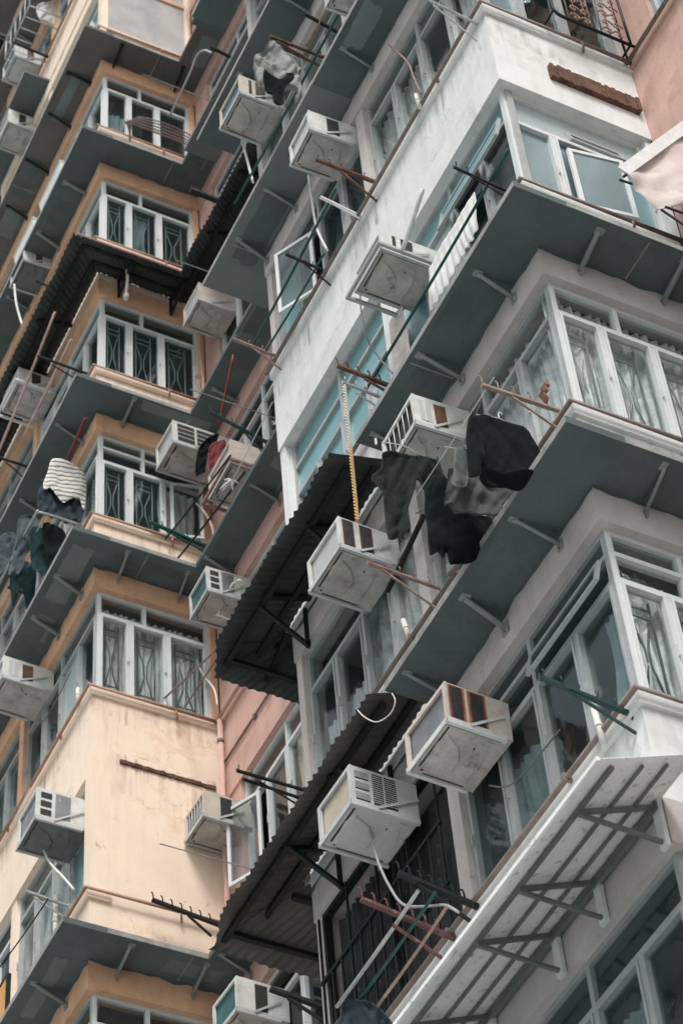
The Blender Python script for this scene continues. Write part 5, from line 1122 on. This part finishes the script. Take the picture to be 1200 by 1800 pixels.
# ------------------------------------------------------------------ rusty ledge remnants
def ledge(label, x0, x1, y, z0, z1, mt, seed, out=.05):
    mb = MB(); n = 26
    for i in range(n):
        a = x0 + (x1 - x0) * i / n; b = x0 + (x1 - x0) * (i + 1) / n; j = noise.noise(Vector((i * .9, seed, 0))) * .014; j2 = noise.noise(Vector((i * .7, seed, 4))) * .02
        mb.box(a - x0, b - x0, -out + j2, 0.02, z0 - z0 + j * .6, z1 - z0 + j, mt)
    o = mb.build('broken_ledge'); o.location = (x0, y, z0); tag(o, label, 'ledge'); return o
ledge('rust brown broken ledge on the white end wall above the corner window', 7.56, 8.46, RY0, 18.72, 18.93, 'rust', 1)
ledge('thin cracked ledge remnant across the cream end wall', 7.33, 8.44, LY0, 18.55, 18.60, 'rust', 2, .022)
# ------------------------------------------------------------------ cages and rails
def grid_cage(label, x0, x1, y0, y1, z0, z1, mt, nb, name='wire_cage', r=.009, floor=True):
    r_ = empty(name, (x1, y0, z0)); tag(r_, label, 'cage'); of = Vector(r_.location)
    def t(p, q, rr=r): return [Vector(p) - of, Vector(q) - of]
    mb = MB()
    for z in (z0, z1): 
        for p, q in (((x0, y0, z), (x1, y0, z)), ((x0, y1, z), (x1, y1, z)), ((x0, y0, z), (x0, y1, z))): mb.tube(t(p, q), r * 1.5, mt, 6)
    for x, y in ((x0, y0), (x0, y1)): mb.tube(t((x, y, z0), (x, y, z1)), r * 1.5, mt, 6)
    mb.build('frame', r_)
    mb = MB()
    for i in range(1, nb): 
        y = y0 + (y1 - y0) * i / nb
        if floor: mb.tube(t((x0, y, z0), (x1, y, z0)), r, mt, 5)
        mb.tube(t((x0, y, z0), (x0, y, z1)), r, mt, 5)
    mb.build('bars', r_); return r_
grid_cage('grey wire cage holding the white sheet at the top left', 6.40, 7.0, 19.2, 20.3, sill(-6) + .25, sill(-6) + .85, 'galvanised', 5)
# rounded tube rail by the jeans
def rail(label, x0, x1, y0, y1, z, nb, mt='galvanised', drop=.25, name='drying_rail'):
    r_ = empty(name, (x1, y0, z)); tag(r_, label, 'drying rail'); of = Vector(r_.location); mb = MB()
    mb.tube([Vector(p) - of for p in smooth_path([(x1, y0, z), (x0 + .1, y0, z), (x0 + .02, y0 + .03, z), (x0, y0 + .12, z), (x0, (y0 + y1) / 2, z), (x0, y1 - .12, z), (x0 + .02, y1 - .03, z), (x0 + .1, y1, z), (x1, y1, z)], 4)], .016, mt, 8); mb.build('frame', r_)
    mb = MB()
    for i in range(1, nb): x = x0 + (x1 - x0) * i / nb; mb.tube([Vector((x, y0, z)) - of, Vector((x, y1, z)) - of], .008, mt, 6)
    mb.build('bars', r_); return r_
rail('rounded grey tube rail carrying the jeans beside the cream parapet', 6.42, 6.98, 17.85, 21.0, 22.68, 5)
rail_b = empty('drying_rail', (7.4, LY0 - .05, sill(-4))); tag(rail_b, 'brown wire drying rail in front of the uppermost white window on the left', 'drying rail')
of = Vector(rail_b.location); mb = MB()
for i in range(5):
    y = LY0 - .08 - i * .09; z = sill(-4) + .30 - .0 * i
    mb.tube(smooth_path([(7.45 - of.x, LY0 - .04 - of.y, z - of.z - .12 * i), (7.42 - of.x, y - of.y, z - of.z - .1 * i), (8.3 - of.x, y - of.y, z - of.z - .1 * i), (8.42 - of.x, LY0 - .04 - of.y, z - of.z - .12 * i)], 5), .011 if i else .016, 'brown_pipe', 6)
mb.build('bars', rail_b)
# iron scroll grille at the top right
gr = empty('scroll_grille', (7.75, RY0 - .2, sill(0))); tag(gr, 'ornate wrought iron scroll grille at the top right window', 'grille'); of = Vector(gr.location)
def gp(x, z, n=.2): return Vector((x, RY0 - n, z)) - of
z0, z1 = sill(0) + .0, sill(0) + 1.1; mb = MB()
xs = [7.62, 8.42]
mb.tube([gp(7.62, z1), gp(7.62, z0 + .08), gp(7.66, z0 + .02), gp(7.72, z0), gp(8.46, z0)], .016, 'dark_steel', 6); mb.tube([gp(8.42, z0), gp(8.42, z1)], .014, 'dark_steel', 6)
for x in (7.78, 8.02, 8.12): mb.tube([gp(x, z0), gp(x, z1)], .009, 'brown_pipe', 5)
for x, zz in ((7.62, z0 + .05), (8.42, z0 + .02)): mb.tube([gp(x, zz), Vector((x, RY0 - .02, zz)) - of], .012, 'dark_steel', 5)
mb.build('frame', gr)
for cx_ in (7.86, 7.97, 8.2, 8.31):
    mb = MB(); mb.tube([gp(cx_, z0, .205), gp(cx_, z1, .205)], .006, 'brown_pipe', 5)
    for i in range(7):
        zc_ = z0 + .10 + i * .155; s_ = 1 if (i % 2) else -1
        pts = [gp(cx_ + s_ * (.062 - .006 * j) * math.cos(j * .75), zc_ + (.062 - .006 * j) * math.sin(j * .75), .205) for j in range(9)]
        mb.tube(pts, .0085, 'rust_scroll', 5)
    mb.build('scroll_panel', gr)

# orange ribbon on the timber rack
mb = MB(); P = [(0, 0, 0), (.02, .01, .06), (-.03, .0, .09), (.03, .01, .15), (.0, 0, .19), (.05, .01, .22), (.04, 0, .27)]
for i, (p, q) in enumerate(zip(P[:-1], P[1:])): mb.bar(p, q, .012, .055, 'orange_pipe' if i % 2 else 'red_plastic', (0, 1, 0))
o = mb.build('ribbon'); o.location = (6.86, 8.60, 13.88); tag(o, 'orange and yellow twisted ribbon tied upright on the timber rack', 'ribbon')
# tied white rag at the edge of the upper awning
def rag(label, loc, seed, s=1.0, mt='cloth_white'):
    r = random.Random(seed); mb = MB()
    for i in range(7):
        a = Vector((0, 0, 0)); d = Vector((r.uniform(-.09, .09), r.uniform(-.12, .12), r.uniform(-.1, .05))) * s
        mb.tube([a, d * .5 + Vector((0, 0, .02)), d], [.018 * s, .013 * s, .006 * s], mt, 6)
    o = mb.build('tied_rag'); o.location = loc; tag(o, label, 'rag')
rag('frayed white rag knotted on a string left of the upper awning', (7.75, 15.35, 21.05), 3, 1.2)
rag('small white rag tied at the end of the grey rack by the awning edge', (7.95, 15.8, 19.95), 8, .8)
mb = MB(); mb.tube([(0, 0, 0), (-.02, -1.1, .1)], .006, 'hose_white', 5); o = mb.build('string'); o.location = (7.75, 15.35, 21.05); tag(o, 'thin white string leading up from the frayed rag', 'string')
# white downpipes and spouts at the sills
def spout(label, p, q, r=.022, mt='hose_white'):
    p = Vector(p); q = Vector(q); mb = MB(); mb.tube([Vector((0, 0, 0)), q - p], r, mt, 10); mb.tube([(q - p) * .42, (q - p) * .5], r * 1.25, mt, 10)
    o = mb.build('drain_spout'); o.location = p; tag(o, label, 'drain spout')
spout('white plastic spout below the green ring rack', (6.93, 8.86, 11.06), (6.93, 8.83, 10.70))
spout('white plastic spout between the long black garment and the pink rack', (6.93, 10.15, 14.0), (6.93, 10.13, 13.72))
spout('white plastic spout above the rusty sill pipe under the narrow windows', (6.93, 10.95, 14.0), (6.93, 10.9, 13.75))
spout('white plastic spout at the cream sill corner', (6.94, 17.75, 19.78), (6.94, 17.74, 19.55))
spout('white plastic spout on the sill right of the upper window row', (6.93, 9.60, 19.75), (6.93, 9.58, 19.5))
spout('white downpipe beside the lower left window', (6.9, 18.15, 17.1), (6.9, 18.12, 16.35), .025)
# orange panel at the left edge
mb = MB(); mb.box(0, .03, 0, .62, 0, .62, 'panel_orange'); mb.box(-.008, .038, -.03, 0, -.03, .65, 'dark_steel'); mb.box(-.008, .038, 0, .62, -.03, 0, 'dark_steel'); mb.box(-.008, .038, 0, .62, .62, .65, 'dark_steel')
o = mb.build('orange_board'); o.location = (6.70, 18.95, 15.98); tag(o, 'bright orange board in a dark frame at the lower left edge', 'board')
# dark tarpaulin at the right edge
mb = MB()
def tf(u, v): return ((.0 + .25 * u + .02 * math.sin(v * 9)), -.04 * math.sin(u * 8 + v * 4) - .25 * u * 0, -.55 * v + .12 * u)
mb.grid(tf, 12, 14, 'rubber_black'); o = mb.build('tarpaulin', None, .006); o.location = (7.12, 8.2, 10.52); tag(o, 'black tarpaulin hanging at the right edge beside the white sheet awning', 'tarpaulin')

for y0_, y1_, z_ in ((13.4, 17.4, 18.86), (14.2, 17.45, 20.24), (14.0, 17.4, 15.2)):
    mb = MB(); mb.tube([(XM - .02, y0_, z_), (XM - .02, y1_, z_ + .02)], .014, 'brown_pipe', 6)
    for t in (.2, .5, .8): mb.box(XM - .04, XM, y0_ + (y1_ - y0_) * t - .02, y0_ + (y1_ - y0_) * t + .02, z_ - .025, z_ + .03, 'brown_pipe')
    mb.build('conduit', Lroot)
for (ya, yb_, k_), lab in (((17.95, 18.75, -3), 'upper pale trough standing on the canopy edge at the left'), ((19.0, 19.75, -3), 'lower pale trough standing on the canopy edge at the left')):
    r_ = empty('planter_trough', (XF - .40, ya, soff(k_) + .072)); tag(r_, lab, 'trough', 'pale troughs on the canopy edge'); mb = MB(); L_ = yb_ - ya
    mb.hexa(((0, .03, 0), (.22, .03, 0), (.22, L_ - .03, 0), (0, L_ - .03, 0), (-.03, 0, .30), (.25, 0, .30), (.25, L_, .30), (-.03, L_, .30)), 'white_paint')
    mb.build('box', r_); mb = MB(); mb.box(-.04, .26, -.01, L_ + .01, .301, .325, 'white_paint'); mb.build('rim', r_)

lg = empty('loggia_railing', (XF - .02, 10.9, sill(3))); tag(lg, 'dark steel window bars of the open loggia behind the spiked racks', 'railing'); mb = MB()
for i in range(13): mb.box(0, .016, .02 + i * .155, .036 + i * .155, 0, 1.0 if i % 3 else 1.6, 'dark_steel')
mb.build('bars', lg); mb = MB(); mb.box(-.005, .022, 0, 1.92, .98, 1.01, 'dark_steel'); mb.box(-.005, .022, 0, 1.92, .42, .44, 'dark_steel'); mb.build('rails', lg)
rc = random.Random(5)
def clutter(root, fm_, u0, u1, z0, n, seed):
    rc = random.Random(seed); u = u0
    for i in range(n):
        w_ = rc.uniform(.12, .35); h_ = rc.uniform(.12, .5); u += rc.uniform(.02, .2)
        if u + w_ > u1: break
        mb = MB(); d0 = -.30 - rc.uniform(0, .15); fbox(mb, fm_, u, u + w_, d0 - .2, d0, z0, z0 + h_, rc.choice(['room_white', 'ac_cream', 'coil_grey', 'cloth_denim', 'timber', 'ac_grey'])); mb.build('shelf_box', root); u += w_
pale = [o for o in COL.objects if o.name == 'pale_apartment_block'][0]
fa = face_map('A', XF); fl = face_map('A', XF)
clutter(pale, fa, 8.75, 10.6, sill(3) + .02, 6, 3); clutter(pale, fa, 8.75, 10.6, sill(4) + .02, 6, 9); clutter(pale, fa, 8.8, 10.5, sill(0) + .02, 5, 4); clutter(pale, fa, 11, 12.7, sill(2) + .02, 6, 6)
clutter(Lroot, fl, 17.8, 19.6, sill(0) + .02, 6, 13); clutter(Lroot, fl, 17.8, 19.6, sill(-1) + .02, 5, 14); clutter(Lroot, fl, 19.9, 21.6, sill(0) + .02, 5, 15)
clutter(Lroot, face_map('B', LY0), 7.3, 8.4, sill(-4) + .02, 4, 16); clutter(Lroot, face_map('B', LY0), 7.3, 8.4, sill(-3) + .02, 3, 17)

CAB = [((6.95, 12.6, 23.0), (6.9, 12.2, 22.4), (6.93, 11.6, 22.6), 'dark cable sagging under the air conditioner with a turquoise front'), ((6.95, 10.6, 14.9), (6.85, 10.0, 14.45), (6.95, 9.5, 15.0), 'dark cable sagging behind the black trousers'),
       ((8.46, 16.9, 25.2), (8.40, 16.3, 24.95), (8.46, 15.6, 25.3), 'dark cable on the salmon wall below the beige air conditioner'), ((6.95, 19.2, 20.6), (6.9, 18.6, 20.1), (6.95, 18.0, 20.3), 'dark cable crossing the windows left of the curtained corner window'),
       ((6.97, 10.2, 11.6), (6.90, 9.8, 11.25), (6.97, 9.3, 11.3), 'thin cable sagging across the dark lower right windows'), ((6.97, 17.6, 16.2), (6.85, 18.2, 15.9), (6.95, 19.0, 16.3), 'thin cable at the lower left canopy'),
       ((7.0, 8.4, 13.2), (7.3, 8.38, 13.0), (7.8, 8.42, 13.15), 'thin cable along the parapet under the silver curtains')]
for a, m_, c_, lab in CAB:
    a, m_, c_ = Vector(a), Vector(m_), Vector(c_); mb = MB(); mb.tube(smooth_path([Vector((0, 0, 0)), m_ - a, c_ - a], 8), .006, 'hose_dark', 5); o = mb.build('cable'); o.location = a; tag(o, lab, 'cable')

EXTRA = [((8.49, 16.2, 29.95), (8.0, 16.2, 30.0), 'short dark rack on the salmon wall under the light soffit near the top'), ((8.49, 15.6, 25.45), (7.95, 15.6, 25.5), 'short dark rack between two soffits in the salmon recess'),
         ((8.49, 16.4, 20.0), (8.0, 16.4, 20.05), 'short grey rack under the ladder-vented air conditioner'), ((6.98, 12.7, 19.62), (6.5, 12.7, 19.66), 'pale pink rack arm at the far end of the white wall band'), ((6.98, 11.6, 19.6), (6.55, 11.6, 19.66), 'dark rack arm below the open casement on the pale bay'),
         ((6.98, 19.0, 22.52), (6.5, 19.0, 22.56), 'thin rack arm among the jeans at the left'), ((6.98, 18.5, 28.3), (6.5, 18.5, 28.36), 'thin dark rack arm above the large awning at the left')]
for n_, (p, q, lab) in enumerate(EXTRA):
    p, q = Vector(p), Vector(q); r_ = empty('drying_rack', p); tag(r_, lab, 'drying rack'); mt_ = 'rust_pink' if 'pink' in lab else 'galvanised' if 'grey' in lab else 'dark_steel'
    mb = MB(); mb.bar((.04, 0, 0), q - p, .026, .022, mt_); mb.build('arm', r_); mb = MB(); mb.bar((q - p) * .6, (.03, 0, -.2), .014, .014, mt_); mb.build('brace', r_)
    for f in (.35, .65, .95):
        c = (q - p) * f + Vector((0, 0, .035)); mb = MB(); mb.tube([c + Vector((0, math.cos(a) * .024, math.sin(a) * .024)) for a in (j * .55 + 1.9 for j in range(10))], .005, mt_, 5); mb.build('ring', r_)
for (x_, y_, za_, zb2, lab) in ((8.49, 17.36, 19.5, 14.4, 'pink downpipe in the corner below the curtained window'), (8.49, 13.05, 26.0, 13.0, 'pale downpipe at the far end of the pale bay')):
    mb = MB(); mb.tube([(0, 0, 0), (0, 0, zb2 - za_)], .032, 'pink_plaster' if 'pink' in lab else 'white_paint', 10)
    z_ = -.3
    while z_ > zb2 - za_: mb.tube([(0, 0, z_), (0, 0, z_ - .05)], .040, 'brown_pipe', 10); z_ -= 1.45
    o = mb.build('downpipe'); o.location = (x_ - .03, y_, za_); tag(o, lab, 'downpipe', 'downpipes on the salmon wall')
